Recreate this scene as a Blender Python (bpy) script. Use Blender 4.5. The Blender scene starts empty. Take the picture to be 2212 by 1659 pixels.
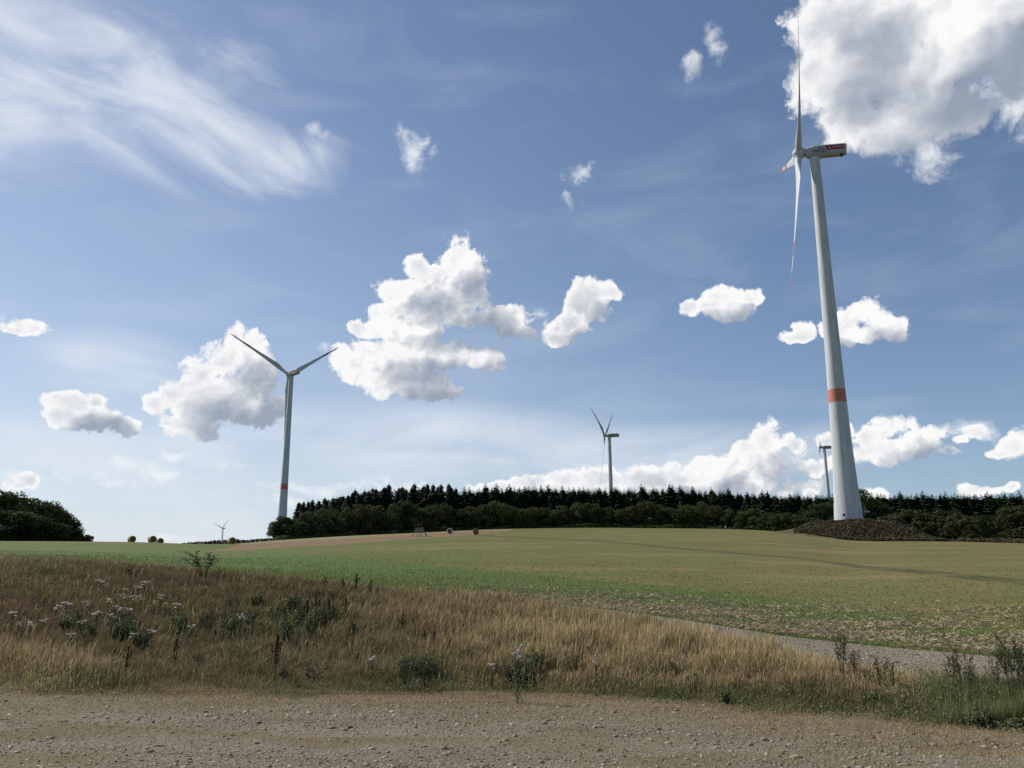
import bpy, bmesh, math, random
import numpy as np
from mathutils import Vector, Matrix
random.seed(7)
rng = np.random.default_rng(11)
S = bpy.context.scene
COL = S.collection
R = math.radians
PI = math.pi

# ---------------------------------------------------------------- camera
F = 850.0                      # focal length in pixels of a 1024 px wide frame
PITCH = R(13.94)
EYE = 1.6
cd = bpy.data.cameras.new('camera')
cam = bpy.data.objects.new('camera', cd)
COL.objects.link(cam)
cd.sensor_width = 36.0
cd.lens = F / 1024.0 * 36.0
cd.clip_start = 0.1
cd.clip_end = 30000
cam.location = (0, 0, EYE)
cam.rotation_euler = (R(90) + PITCH, 0, 0)
S.camera = cam

# ---------------------------------------------------------------- sun, exposure
SUN_AZ, SUN_EL = R(-62), R(42)        # azimuth measured from +Y towards +X
sun_dir = Vector((math.sin(SUN_AZ) * math.cos(SUN_EL), math.cos(SUN_AZ) * math.cos(SUN_EL), math.sin(SUN_EL)))
sl = bpy.data.lights.new('sun', 'SUN')
sl.energy = 5.0
sl.angle = R(0.53)
sl.color = (1.0, 0.955, 0.89)
sun = bpy.data.objects.new('sun', sl)
COL.objects.link(sun)
sun.rotation_euler = sun_dir.to_track_quat('Z', 'Y').to_euler()
S.view_settings.view_transform = 'Standard'
S.view_settings.look = 'None'
S.view_settings.exposure = 0.0
S.view_settings.gamma = 1.0
S.cycles.use_denoising = False      # keep the fine grain of grass and lettering
S.cycles.max_bounces = 6
S.cycles.diffuse_bounces = 3
S.cycles.transparent_max_bounces = 8

PX = 1024.0 / 2212.0
def ray(px, py):
    """direction of the sight line through photograph point (px, py)"""
    u = (px * PX - 512.0) / F
    v = (384.0 - py * PX) / F
    c, s = math.cos(PITCH), math.sin(PITCH)
    return Vector((u, c - v * s, s + v * c))

# ---------------------------------------------------------------- world: sky and clouds
W = bpy.data.worlds.new('World')
S.world = W
W.use_nodes = True
nt = W.node_tree
nt.nodes.clear()
class G:
    """small helper to write node graphs"""
    def __init__(s, tree): s.t = tree
    def n(s, typ, **kw):
        nd = s.t.nodes.new(typ)
        for k, v in kw.items(): setattr(nd, k, v)
        return nd
    def put(s, sock, v):
        if isinstance(v, bpy.types.NodeSocket): s.t.links.new(v, sock)
        else: sock.default_value = v
    def m(s, op, a, b=0.0, c=0.0, clamp=False):
        nd = s.n('ShaderNodeMath', operation=op); nd.use_clamp = clamp
        s.put(nd.inputs[0], a); s.put(nd.inputs[1], b); s.put(nd.inputs[2], c)
        return nd.outputs[0]
    def v(s, op, a, b=(0, 0, 0), c=(0, 0, 0), scale=None):
        nd = s.n('ShaderNodeVectorMath', operation=op)
        s.put(nd.inputs[0], a); s.put(nd.inputs[1], b); s.put(nd.inputs[2], c)
        if scale is not None: s.put(nd.inputs['Scale'], scale)
        return nd.outputs['Value'] if op in ('LENGTH', 'DOT_PRODUCT', 'DISTANCE') else nd.outputs['Vector']
    def noise(s, vec, scale, detail=4, rough=0.5, dist=0.0, lac=2.0, out='Fac', dims='3D'):
        nd = s.n('ShaderNodeTexNoise', noise_dimensions=dims)
        s.put(nd.inputs['Vector'], vec)
        nd.inputs['Scale'].default_value = scale; nd.inputs['Detail'].default_value = detail
        nd.inputs['Roughness'].default_value = rough; nd.inputs['Distortion'].default_value = dist
        nd.inputs['Lacunarity'].default_value = lac
        return nd.outputs[out]
    def ss(s, x, a, b, lo=0.0, hi=1.0, kind='SMOOTHSTEP'):
        nd = s.n('ShaderNodeMapRange', interpolation_type=kind)
        s.put(nd.inputs['Value'], x)
        for i, q in zip((1, 2, 3, 4), (a, b, lo, hi)): s.put(nd.inputs[i], q)
        return nd.outputs[0]
    def mix(s, f, a, b):
        nd = s.n('ShaderNodeMix', data_type='RGBA')
        s.put(nd.inputs[0], f)
        for k, q in ((6, a), (7, b)):
            s.put(nd.inputs[k], (*q, 1) if isinstance(q, tuple) and len(q) == 3 else q)
        return nd.outputs[2]
g = G(nt)
sky = g.n('ShaderNodeTexSky', sky_type='NISHITA')
sky.sun_disc = False
sky.sun_elevation = SUN_EL
sky.sun_rotation = SUN_AZ
sky.altitude = 400
sky.air_density = 1.0
sky.dust_density = 0.6
sky.ozone_density = 2.6
tc = g.n('ShaderNodeTexCoord').outputs['Generated']
D = g.v('NORMALIZE', tc)

# (x, y, half width, half height) of every billow, located by its sight line
CUM = [
 # big cloud beside the near turbine
 (1850,20,135,60),(1770,60,70,55),(1800,170,95,85),(1760,150,55,55),(1950,170,140,120),(2080,80,170,120),(2190,40,110,90),(2200,140,70,70),
 (1850,250,75,60),(1960,262,85,58),(1915,292,50,36),(2050,230,80,70),(1800,262,45,28),(1850,100,60,40),
 # tall cloud in the middle
 (985,560,48,45),(950,612,62,42),(1015,625,42,44),(1020,600,45,42),(955,600,45,40),(900,580,32,26),(930,640,90,38),(865,640,48,28),(1000,650,62,34),(975,690,80,20),
 (905,680,60,26),(822,675,30,18),(870,710,85,22),(790,712,34,16),(1093,694,46,32),(1130,722,28,12),
 (905,722,75,38),(870,766,100,36),(960,768,80,32),(1035,775,42,24),(800,810,58,28),(880,830,90,34),(940,845,60,24),(820,775,45,26),(745,775,22,26),
 # leaning cloud
 (1290,640,60,28),(1265,665,52,32),(1235,700,48,28),(1210,730,40,17),(1320,635,45,18),
 # small cloud
 (1570,645,50,25),(1502,665,26,16),(1622,640,24,20),(1585,672,40,20),(1540,662,34,16),
 # behind the tower
 (1885,680,48,32),(1920,700,40,30),(1835,705,45,36),(1860,722,60,20),(1732,715,24,20),(1722,728,36,13),(1780,722,24,22),
 # low clouds on the right
 (1945,925,60,32),(1885,950,52,30),(2005,945,70,26),(1965,970,95,26),(1900,985,80,22),(2105,935,26,18),(2085,952,18,14),(2190,955,48,38),(2160,975,30,15),
 # low bank over the forest
 (1650,965,42,44),(1612,990,50,36),(1660,1010,80,36),(1722,955,30,22),(1520,1005,32,24),(1560,1020,52,30),(1540,1035,90,22),
 (1750,1005,42,20),(1780,950,26,20),(1450,1030,58,26),(1370,1030,50,26),(1290,1035,50,26),(1220,1040,46,22),(1150,1042,48,18),(1065,1050,62,14),(1830,930,20,22),
 (1290,1062,330,20),(1610,1052,170,30),(1400,1042,120,24),(1905,1066,26,20),(1745,1066,26,14),(1690,1070,34,12),(2120,1066,46,15),(2180,1058,20,12),
 # left clouds
 (498,745,32,28),(545,750,38,28),(485,780,58,40),(430,810,42,40),(555,800,45,45),(385,850,52,38),(340,875,38,30),(470,860,110,52),
 (560,880,48,46),(420,920,70,26),(570,845,30,22),
 (150,875,55,26),(195,870,26,22),(130,900,40,24),(205,910,50,24),(262,928,44,18),
 (70,712,44,18),(62,722,50,12),(60,1040,34,18),(40,1050,32,10),
]
SOFT = [
 (890,318,34,26),(905,305,22,16),(885,345,18,18),(925,325,14,12),(690,284,26,11),(1243,395,22,36),(1232,428,22,20),(1258,372,18,18),(1540,75,18,45),(1552,110,18,45),(1500,130,22,28),(1530,55,12,22),(1275,355,10,16),(1220,395,12,12),
 (1160,680,18,9),(700,756,16,12),(2010,325,60,45),(2180,210,70,70),(2195,230,50,50),(20,700,26,12),
 (200,1020,24,9),(300,1010,60,16),(345,1025,45,12),(240,1040,44,9),(130,1025,50,12),(370,985,34,10),(500,1002,30,12),(260,1003,30,10),
 (700,1055,120,12),(620,1085,70,14),(900,1050,90,12),(60,1030,70,14),(370,1160,60,10),(2100,930,60,20),
]
# coarser bodies that stand between the sun and each billow
SHADE = [
 (1840,60,110,80),(1970,190,150,130),(2120,100,170,130),(1900,280,110,60),(1830,170,110,80),
 (985,590,75,70),(890,630,70,48),(1000,665,95,34),(900,700,90,34),(1100,698,50,32),(905,765,150,48),(900,830,120,40),(1020,765,60,34),
 (1285,650,65,36),(1230,705,58,38),(1560,656,80,32),(1890,700,75,44),(1750,722,60,24),
 (1950,955,110,48),(2170,960,70,40),(1650,995,85,60),(1540,1025,60,34),(1420,1035,90,28),(1270,1040,90,26),(1110,1048,90,18),(1760,1005,60,36),
 (510,790,85,65),(430,850,85,55),(500,890,130,55),(160,890,80,36),(250,920,56,22),(62,715,54,20),(52,1044,44,18),
]
def blobs(vec, lst, k):
    acc = None
    for (x, y, rx, ry) in lst:
        c = ray(x, y).normalized()
        ax = (ray(x + rx, y).normalized() - ray(x - rx, y).normalized()).length / 2
        ay = (ray(x, y + ry).normalized() - ray(x, y - ry).normalized()).length / 2
        el = math.asin(c.z)
        az = ay / max(0.6, math.cos(el))
        sc = (1 / ax, 1 / ax, 1 / az)
        q = g.v('MULTIPLY_ADD', vec, sc, tuple(-c[i] * sc[i] for i in range(3)))
        l = g.v('LENGTH', q)
        acc = l if acc is None else g.m('SMOOTH_MIN', acc, l, k)
    return acc
# turbulence of the air: first bends the look-up direction, then roughens the edge
wc = g.noise(D, 14, 3, 0.55, out='Color')
wv = g.v('MULTIPLY_ADD', g.v('SUBTRACT', wc, (0.5, 0.5, 0.5)), (0.035, 0.035, 0.035), D)
fb = g.noise(wv, 22, 8, 0.60, lac=2.1)
fb = g.m('SUBTRACT', fb, 0.5)
off = sun_dir.normalized()
fwd = Vector((0, 1, 0.2)).normalized()
st = (off - fwd * off.dot(fwd)).normalized()
STEP = 0.030
wv2 = g.v('ADD', wv, tuple(st * STEP))
fb2 = g.m('SUBTRACT', g.noise(wv2, 22, 3, 0.50, lac=2.1), 0.5)
d1 = blobs(wv, CUM, 0.22)
d2 = blobs(wv2, SHADE, 0.3)
# rounded cauliflower billows for every cloud but the big soft one overhead
def vor(vec):
    nd = g.n('ShaderNodeTexVoronoi', feature='F1'); g.put(nd.inputs['Vector'], vec)
    nd.inputs['Scale'].default_value = 38; nd.inputs['Detail'].default_value = 2.0; nd.inputs['Roughness'].default_value = 0.6
    nd.inputs['Lacunarity'].default_value = 2.3; nd.normalize = True
    return nd.outputs['Distance']
wvf = g.v('MULTIPLY_ADD', g.v('SUBTRACT', g.noise(D, 60, 3, 0.6, out='Color'), (0.5, 0.5, 0.5)), (0.014, 0.014, 0.014), wv)
v1 = vor(wvf)
v2 = vor(g.v('ADD', wvf, tuple(st * 0.007)))
small = g.ss(blobs(D, [(1990,100,300,250)], 0.1), 0.9, 1.15)
puff = g.m('MULTIPLY', g.m('SUBTRACT', 0.42, v1), g.m('MULTIPLY', small, 1.9))
f1 = g.m('ADD', puff, g.m('MULTIPLY_ADD', fb, g.m('MULTIPLY_ADD', small, -0.5, 2.5), g.m('SUBTRACT', g.m('MULTIPLY_ADD', small, -0.27, 1.12), d1)))
f2 = g.m('MULTIPLY_ADD', fb2, 1.5, g.m('SUBTRACT', 1.1, d2))
alpha = g.ss(f1, g.m('MULTIPLY_ADD', small, 0.06, -0.14), g.m('MULTIPLY_ADD', small, -0.16, 0.42))
# relief: the same turbulence a little way towards the sun
rel = g.m('SUBTRACT', g.noise(wv, 24, 3, 0.5), g.noise(g.v('ADD', wv, tuple(st * 0.010)), 24, 3, 0.5))
# light that gets through from the sun's side, less the denser the air on the way
thick = g.m('MAXIMUM', g.m('MULTIPLY_ADD', g.m('SUBTRACT', g.m('SUBTRACT', 1.0, d2), g.m('SUBTRACT', 1.0, d1)), 0.35, g.m('MULTIPLY', f2, 0.9)), 0.0)
lit = g.m('POWER', 2.718, g.m('MULTIPLY', thick, g.m('MULTIPLY_ADD', small, -0.45, -1.30)))
DARK = [(170,905,85,40),(255,928,60,24),(500,905,130,42),(545,870,60,50),(2090,160,120,60),(1010,695,80,26),(1950,985,130,26),(2190,60,90,60),(60,1052,40,14),(930,850,80,18)]
lit = g.m('MULTIPLY', lit, g.m('SUBTRACT', 1.0, g.ss(g.m('SUBTRACT', 1.25, blobs(wv2, DARK, 0.3)), 0.0, 0.75, 0.0, 1.0)))
lit = g.m('MULTIPLY_ADD', rel, 0.9, lit)
lit = g.m('MULTIPLY_ADD', g.m('MULTIPLY', g.m('SUBTRACT', v2, v1), small), 1.15, lit, clamp=True)
undr = g.ss(g.noise(wv, 9, 3, 0.5), 0.40, 0.68)
lit = g.m('MULTIPLY', lit, g.m('SUBTRACT', 1.0, g.m('MULTIPLY', undr, g.ss(f1, 0.25, 1.0, 0.0, 0.45))))
d3 = blobs(wv, SOFT, 0.3)
f3 = g.m('MULTIPLY_ADD', g.noise(wv, 30, 9, 0.66, dist=0.8), 4.6, g.m('SUBTRACT', -1.65, d3))
f3 = g.m('MULTIPLY_ADD', g.m('SUBTRACT', 0.42, v1), 2.6, f3)
alpha2 = g.m('MULTIPLY', g.ss(f3, -0.4, 1.7), 0.85)

base = g.v('SCALE', sky.outputs[0], scale=0.106)
sx0 = g.n('ShaderNodeSeparateXYZ'); g.put(sx0.inputs[0], D)
base = g.mix(0.03, base, (0.30, 0.30, 0.42))
# bright summer haze that pales the sky towards the horizon, more so on the sun's side
el = g.m('MAXIMUM', sx0.outputs[2], 0.0)
sunny = g.ss(g.v('DOT_PRODUCT', D, (math.sin(SUN_AZ), math.cos(SUN_AZ), 0)), -0.15, 0.85)
hz = g.m('POWER', 2.718, g.m('DIVIDE', g.m('MULTIPLY', el, -1.0), g.m('MULTIPLY_ADD', sunny, 0.105, 0.085)))
hz = g.m('MULTIPLY', hz, g.m('MULTIPLY_ADD', sunny, 0.84, 0.20))
base = g.mix(g.m('MINIMUM', hz, 0.96), base, (0.66, 0.715, 0.765))
# thin high veil: streaks drawn out along one direction, strongest on the sun's side
a1, b1 = ray(0, 60).normalized(), ray(780, 420).normalized()
ex = (b1 - a1).normalized()
ez = ex.cross(a1).normalized()
along = g.v('DOT_PRODUCT', D, tuple(ex))
cross = g.v('DOT_PRODUCT', D, tuple(ez))
deep = g.v('DOT_PRODUCT', D, tuple(ex.cross(ez)))
cmb = g.n('ShaderNodeCombineXYZ')
g.put(cmb.inputs[0], g.m('MULTIPLY', along, 1.0)); g.put(cmb.inputs[1], g.m('MULTIPLY', cross, 2.6)); g.put(cmb.inputs[2], deep)
streak = g.noise(cmb.outputs[0], 5.5, 9, 0.56, dist=0.6)
VEIL = [(150,200,380,190),(40,250,190,100),(30,260,120,70),(330,230,190,60),(480,300,170,70),(580,350,170,60),(260,90,330,90),(690,330,70,50),(20,60,160,100),(430,180,120,40)]
d4 = blobs(D, VEIL, 0.5)
veil = g.m('MULTIPLY', g.ss(g.m('ADD', g.m('SUBTRACT', 1.5, d4), g.m('MULTIPLY', g.m('SUBTRACT', streak, 0.5), 2.4)), 0.1, 1.7), g.ss(streak, 0.30, 0.68, 0.24, 1.0))
LOWV = [(250,800,200,80),(250,1040,560,190),(900,960,420,90),(1400,980,500,60)]
d5 = blobs(D, LOWV, 0.5)
cmb2 = g.n('ShaderNodeCombineXYZ')
sx = g.n('ShaderNodeSeparateXYZ'); g.put(sx.inputs[0], D)
g.put(cmb2.inputs[0], sx.outputs[0]); g.put(cmb2.inputs[1], sx.outputs[1]); g.put(cmb2.inputs[2], g.m('MULTIPLY', sx.outputs[2], 3.2))
hazeN = g.noise(cmb2.outputs[0], 5.0, 7, 0.55, dist=0.4)
lowv = g.m('MULTIPLY', g.ss(g.m('SUBTRACT', 1.35, d5), 0.0, 1.0), g.ss(hazeN, 0.30, 0.66, 0.25, 1.0))
thin = g.ss(hazeN, 0.45, 0.75, 0.0, 0.12)
va = g.m('MAXIMUM', g.m('MULTIPLY', veil, 0.84), g.m('MAXIMUM', g.m('MULTIPLY', lowv, 0.74), thin))
c0 = g.mix(va, base, (0.78, 0.83, 0.90))
c1 = g.mix(alpha2, c0, (0.88, 0.91, 0.95))
ccol = g.mix(g.m('POWER', g.m('MAXIMUM', lit, 0.0), 1.35), (0.305, 0.36, 0.455), (0.97, 0.97, 0.97))
ccol = g.mix(g.m('MULTIPLY', hz, 0.2), ccol, (0.66, 0.715, 0.765))
c2 = g.mix(alpha, c1, ccol)
bg = g.n('ShaderNodeBackground'); bg.inputs['Strength'].default_value = 1.0
g.put(bg.inputs['Color'], c2)
g.put(g.n('ShaderNodeOutputWorld').inputs[0], bg.outputs[0])
W.cycles.sampling_method = 'MANUAL'
W.cycles.sample_map_resolution = 512

# ---------------------------------------------------------------- materials
def mat(name, rough=0.9, spec=0.2):
    m = bpy.data.materials.new(name); m.use_nodes = True
    t = m.node_tree; b = t.nodes['Principled BSDF']
    b.inputs['Roughness'].default_value = rough
    b.inputs['Specular IOR Level'].default_value = spec
    return m, G(t), b
def ramp(g_, fac, stops, interp='LINEAR'):
    nd = g_.n('ShaderNodeValToRGB'); cr = nd.color_ramp; cr.interpolation = interp
    while len(cr.elements) < len(stops): cr.elements.new(0.5)
    for e, (p, c) in zip(cr.elements, stops):
        e.position = p; e.color = (*c, 1)
    g_.put(nd.inputs[0], fac)
    return nd.outputs[0]
def plain(name, col, rough=0.6, spec=0.3, var=0.12, scale=3.0, bump=0.0):
    m, q, b = mat(name, rough, spec)
    p = q.n('ShaderNodeTexCoord').outputs['Object']
    n = q.noise(p, scale, 6, 0.6)
    lo = tuple(c * (1 - var) for c in col); hi = tuple(min(1, c * (1 + var)) for c in col)
    q.put(b.inputs['Base Color'], q.mix(q.ss(n, 0.3, 0.7), lo, hi))
    if bump:
        bn = q.n('ShaderNodeBump'); bn.inputs['Strength'].default_value = bump; bn.inputs['Distance'].default_value = 0.05
        q.put(bn.inputs['Height'], n); q.put(b.inputs['Normal'], bn.outputs[0])
    return m
def attr(g_, name, out='Fac'):
    a = g_.n('ShaderNodeAttribute'); a.attribute_name = name
    return a.outputs[out]

# ---------------------------------------------------------------- mesh helpers
def mesh_np(name, V, Fc, mats=None, smooth=False, attrs=None, midx=None):
    """mesh from numpy arrays; Fc is an (n, k) array of indices"""
    V = np.asarray(V, np.float32); Fc = np.asarray(Fc, np.int32)
    me = bpy.data.meshes.new(name)
    n, k = Fc.shape
    me.vertices.add(len(V)); me.vertices.foreach_set('co', V.ravel())
    me.loops.add(n * k); me.loops.foreach_set('vertex_index', Fc.ravel())
    me.polygons.add(n); me.polygons.foreach_set('loop_start', np.arange(0, n * k, k, dtype=np.int32))
    try: me.polygons.foreach_set('loop_total', np.full(n, k, np.int32))
    except Exception: pass
    if smooth: me.polygons.foreach_set('use_smooth', np.ones(n, bool))
    if midx is not None: me.polygons.foreach_set('material_index', np.asarray(midx, np.int32))
    if attrs:
        for an, av in attrs.items():
            a = me.attributes.new(an, 'FLOAT', 'POINT'); a.data.foreach_set('value', np.asarray(av, np.float32))
    for m in (mats or []): me.materials.append(m)
    me.update(calc_edges=True)
    return me
def link(name, me, parent=None):
    o = bpy.data.objects.new(name, me); COL.objects.link(o)
    if parent is not None: o.parent = parent
    return o
def tag(o, label=None, cat=None, group=None, kind=None):
    if label: o['label'] = label
    if cat: o['category'] = cat
    if group: o['group'] = group
    if kind: o['kind'] = kind
    return o
def thing(name, loc, label, cat, group=None, rz=0.0):
    o = bpy.data.objects.new(name, None); COL.objects.link(o)
    o.empty_display_size = 0.3
    o.location = loc; o.rotation_euler = (0, 0, rz)
    return tag(o, label, cat, group)
class MB:
    """collects rings, boxes and tubes into one bmesh"""
    def __init__(s): s.bm = bmesh.new()
    def loft(s, rings, cap=True, mi=0, smooth=True):
        vs = [[s.bm.verts.new(p) for p in r] for r in rings]
        for a, b in zip(vs[:-1], vs[1:]):
            k = len(a)
            for i in range(k):
                f = s.bm.faces.new((a[i], a[(i + 1) % k], b[(i + 1) % k], b[i])); f.material_index = mi; f.smooth = smooth
        if cap:
            for r, rev in ((vs[0], True), (vs[-1], False)):
                f = s.bm.faces.new(list(reversed(r)) if rev else r); f.material_index = mi
        return vs
    def tube(s, p0, p1, r0, r1=None, k=8, mi=0, cap=True):
        r1 = r0 if r1 is None else r1
        p0, p1 = Vector(p0), Vector(p1); d = (p1 - p0).normalized()
        u = d.orthogonal().normalized(); w = d.cross(u)
        ring = lambda p, r: [p + (u * math.cos(2 * PI * i / k) + w * math.sin(2 * PI * i / k)) * r for i in range(k)]
        s.loft([ring(p0, r0), ring(p1, r1)], cap, mi)
    def path(s, pts, rads, k=6, mi=0):
        rings = []
        for i, p in enumerate(pts):
            p = Vector(p); a = Vector(pts[max(0, i - 1)]); b = Vector(pts[min(len(pts) - 1, i + 1)])
            d = (b - a).normalized(); ref = Vector((1, 0, 0)) if abs(d.x) < 0.8 else Vector((0, 1, 0))
            u = d.cross(ref).normalized(); w = d.cross(u)
            rings.append([p + (u * math.cos(2 * PI * j / k) + w * math.sin(2 * PI * j / k)) * rads[i] for j in range(k)])
        s.loft(rings, True, mi)
    def box(s, c, h, mi=0, rot=None):
        c = Vector(c); vs = []
        for z in (-1, 1):
            for x, y in ((-1, -1), (1, -1), (1, 1), (-1, 1)):
                p = Vector((x * h[0], y * h[1], z * h[2]))
                if rot is not None: p = rot @ p
                vs.append(s.bm.verts.new(c + p))
        for q in ((0, 3, 2, 1), (4, 5, 6, 7), (0, 1, 5, 4), (1, 2, 6, 5), (2, 3, 7, 6), (3, 0, 4, 7)):
            f = s.bm.faces.new([vs[i] for i in q]); f.material_index = mi
    def build(s, name, mats, parent=None, bevel=0.0):
        bmesh.ops.recalc_face_normals(s.bm, faces=s.bm.faces)
        if bevel:
            bmesh.ops.bevel(s.bm, geom=[e for e in s.bm.edges if len(e.link_faces) == 2 and e.calc_face_angle(0) > 0.6], offset=bevel, segments=2, affect='EDGES', profile=0.6)
        me = bpy.data.meshes.new(name); s.bm.to_mesh(me); s.bm.free()
        for m in (mats if isinstance(mats, (list, tuple)) else [mats]): me.materials.append(m)
        return link(name, me, parent)

# ---------------------------------------------------------------- terrain
def azel(px, py):
    d = ray(px, py)
    return math.atan2(d.x, d.y), d.z / math.hypot(d.x, d.y)      # azimuth, tangent of elevation
# each column of the photograph: x, then (range, height) knots; heights come from the sight line where y is given
COLS = [  # x, yA(front edge of verge), (rB, rC, yC), crest(r, y), z600, z1000, z1400, z2400
    (-500, 1495, (47, 53, 1195), (262, 1172), 12, 14, 20, 40),
    (0,    1500, (42, 47, 1213), (250, 1172), 13, 16, 22, 55),
    (280,  1504, (37, 42, 1229), (242, 1173.5), 14, 20, 32, 78),
    (480,  1506, (33.5, 38.5, 1247), (245, 1177), 14, 30, 50, 92),
    (620,  1508, (32, 37, 1257), (262, 1168), 18, 36, 62, 92),
    (830,  1509, (29, 34, 1277), (300, 1156), 27, 46, 70, 92),
    (1106, 1510, (25.5, 31, 1297), (335, 1143), 36, 62, 88, 110),
    (1400, 1522, (21.5, 28, 1329), (342, 1141), 38, 68, 100, 120),
    (1700, 1550, (17.5, 25, 1376), (330, 1149), 38, 84, 116, 135),
    (1835, 1560, (16.2, 23.8, 1392), (300, 1165), 36, 84, 120, 140),
    (2000, 1575, (14.8, 22.2, 1408), (285, 1168), 34, 80, 118, 140),
    (2212, 1590, (13.2, 20, 1426), (275, 1172), 33, 76, 110, 140),
    (2700, 1640, (11, 16.5, 1470), (265, 1175), 33, 70, 100, 140),
]
RN = np.array([0, 1, 2, 3, 4, 5, 6, 7, 8, 9, 10.0])
tab_r, tab_z, tab_az = [], [], []
for (x, yA, (rB, rC, yC), (rD, yD), z6, z10, z14, z24) in COLS:
    azc, _ = azel(x, 1250)
    rA = -EYE / azel(x, yA)[1]
    tz = lambda y, r: EYE + azel(x, y)[1] * r
    zC = tz(yC, rC); zB = zC - 0.06; zD = tz(yD, rD)
    rr = [0, rA - 1.5, rA, rB, rC, rC + 0.35 * (rD - rC), rC + 0.7 * (rD - rC), rD, 600, 1000, 1400, 2400, 9000]
    # the field swells: a little fuller in its lower half
    s1 = zC + (zD - zC) * 0.31; s2 = zC + (zD - zC) * 0.675
    zz = [0, 0, 0.02, zB, zC, s1, s2, zD, z6, z10, z14, z24, z24 + 20]
    tab_r.append(rr); tab_z.append(zz); tab_az.append(azc)
tab_r, tab_z, tab_az = np.array(tab_r, float), np.array(tab_z, float), np.array(tab_az, float)
def pchip(xk, yk, x):
    """monotone cubic through per-point knots; xk, yk are (n, k), x is (n,)"""
    h = np.diff(xk, axis=1); d = np.diff(yk, axis=1) / h
    m = np.zeros_like(yk)
    w1 = 2 * h[:, 1:] + h[:, :-1]; w2 = h[:, 1:] + 2 * h[:, :-1]
    ok = (d[:, :-1] * d[:, 1:]) > 0
    with np.errstate(divide='ignore', invalid='ignore'):
        mm = (w1 + w2) / (w1 / d[:, :-1] + w2 / d[:, 1:])
    m[:, 1:-1] = np.where(ok, mm, 0)
    m[:, 0] = d[:, 0]; m[:, -1] = d[:, -1]
    k = np.clip((x[:, None] >= xk).sum(1) - 1, 0, xk.shape[1] - 2)
    i = np.arange(len(x)); H = h[i, k]; t = np.clip((x - xk[i, k]) / H, 0, 1)
    return ((1 + 2 * t) * (1 - t) ** 2 * yk[i, k] + t * (1 - t) ** 2 * H * m[i, k] + t * t * (3 - 2 * t) * yk[i, k + 1] + t * t * (t - 1) * H * m[i, k + 1])
def smooth_interp(az, tab):
    """knot values across azimuth, eased between columns"""
    a = np.clip(az, tab_az[0], tab_az[-1])
    k = np.clip(np.searchsorted(tab_az, a, side='right') - 1, 0, len(tab_az) - 2)
    # cubic Hermite with finite-difference slopes
    sl = np.gradient(tab, tab_az, axis=0)
    H = (tab_az[k + 1] - tab_az[k])[:, None]; t = ((a - tab_az[k])[:, None]) / H
    return ((1 + 2 * t) * (1 - t) ** 2 * tab[k] + t * (1 - t) ** 2 * H * sl[k] + t * t * (3 - 2 * t) * tab[k + 1] + t * t * (t - 1) * H * sl[k + 1])
def knots(az):
    az = np.atleast_1d(np.asarray(az, float))
    return smooth_interp(az, tab_r), smooth_interp(az, tab_z)
def lump(x, y, s, seed=0):
    """cheap smooth undulation"""
    return (np.sin(x / s + 1.3 * seed) * np.cos(y / (s * 0.83) + seed) + 0.5 * np.sin((x * 0.7 + y * 1.1) / (s * 0.47) + 2.1 * seed) + 0.25 * np.sin((1.3 * x - y) / (s * 0.23) + seed)) / 1.75
MOUND = None
def height(x, y):
    x = np.asarray(x, float).ravel(); y = np.asarray(y, float).ravel()
    r = np.hypot(x, y); az = np.arctan2(x, y)
    kr, kz = knots(az)
    z = pchip(kr, kz, np.minimum(r, 8999))
    rA, rB, rC, rD = kr[:, 2], kr[:, 3], kr[:, 4], kr[:, 7]
    verge = np.clip((r - rA) / 1.5, 0, 1) * np.clip((rB - r) / 1.0, 0, 1)
    z = z + verge * 0.09 * lump(x, y, 2.3, 1) + verge * 0.05 * lump(x, y, 0.9, 4)
    z = z + np.clip((rA - r) / 1.0, 0, 1) * (0.018 * lump(x, y, 0.8, 2) + 0.03 * lump(x, y, 3.0, 5))
    u_ = y + 0.25 * x + 0.5 * lump(x, y, 6, 17)
    z = z - np.clip((rA - r) / 1.2, 0, 1) * 0.035 * sum(np.exp(-((u_ - c_) / 0.28) ** 2) for c_ in (9.3, 10.9))
    fld = np.clip((r - rC - 3) / 30, 0, 1) * np.clip((rD - r) / 40, 0, 1)
    z = z + fld * 0.35 * lump(x, y, 38, 3)
    if MOUND is not None:
        mx, my, mz, mr = MOUND
        w = np.clip((mr - np.hypot(x - mx, (y - my))) / (mr * 0.55), 0, 1); w = w * w * (3 - 2 * w)
        z = z * (1 - w) + mz * w
    # behind the camera: level ground
    back = np.clip((np.abs(az) - R(50)) / R(30), 0, 1)
    z = z * (1 - back) + back * np.minimum(z, 0.004 * r)
    return z
def gz(x, y): return float(height([x], [y])[0])
def at(px, py, r):
    """point at horizontal range r on the sight line through photograph point (px, py)"""
    d = ray(px, py); h = math.hypot(d.x, d.y)
    return Vector((d.x / h * r, d.y / h * r, EYE + d.z / h * r))
def hit(px, py, r0=4.0, r1=500.0):
    """where the sight line meets the ground"""
    d = ray(px, py); h = math.hypot(d.x, d.y)
    rs = np.exp(np.linspace(math.log(r0), math.log(r1), 1500))
    X = d.x / h * rs; Y = d.y / h * rs; Zr = EYE + d.z / h * rs
    dz = Zr - height(X, Y)
    below = np.where(dz < 0)[0]
    if len(below) == 0:
        i = int(np.argmin(dz / rs))
    else: i = int(below[0])
    return Vector((X[i], Y[i], gz(X[i], Y[i])))

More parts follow.
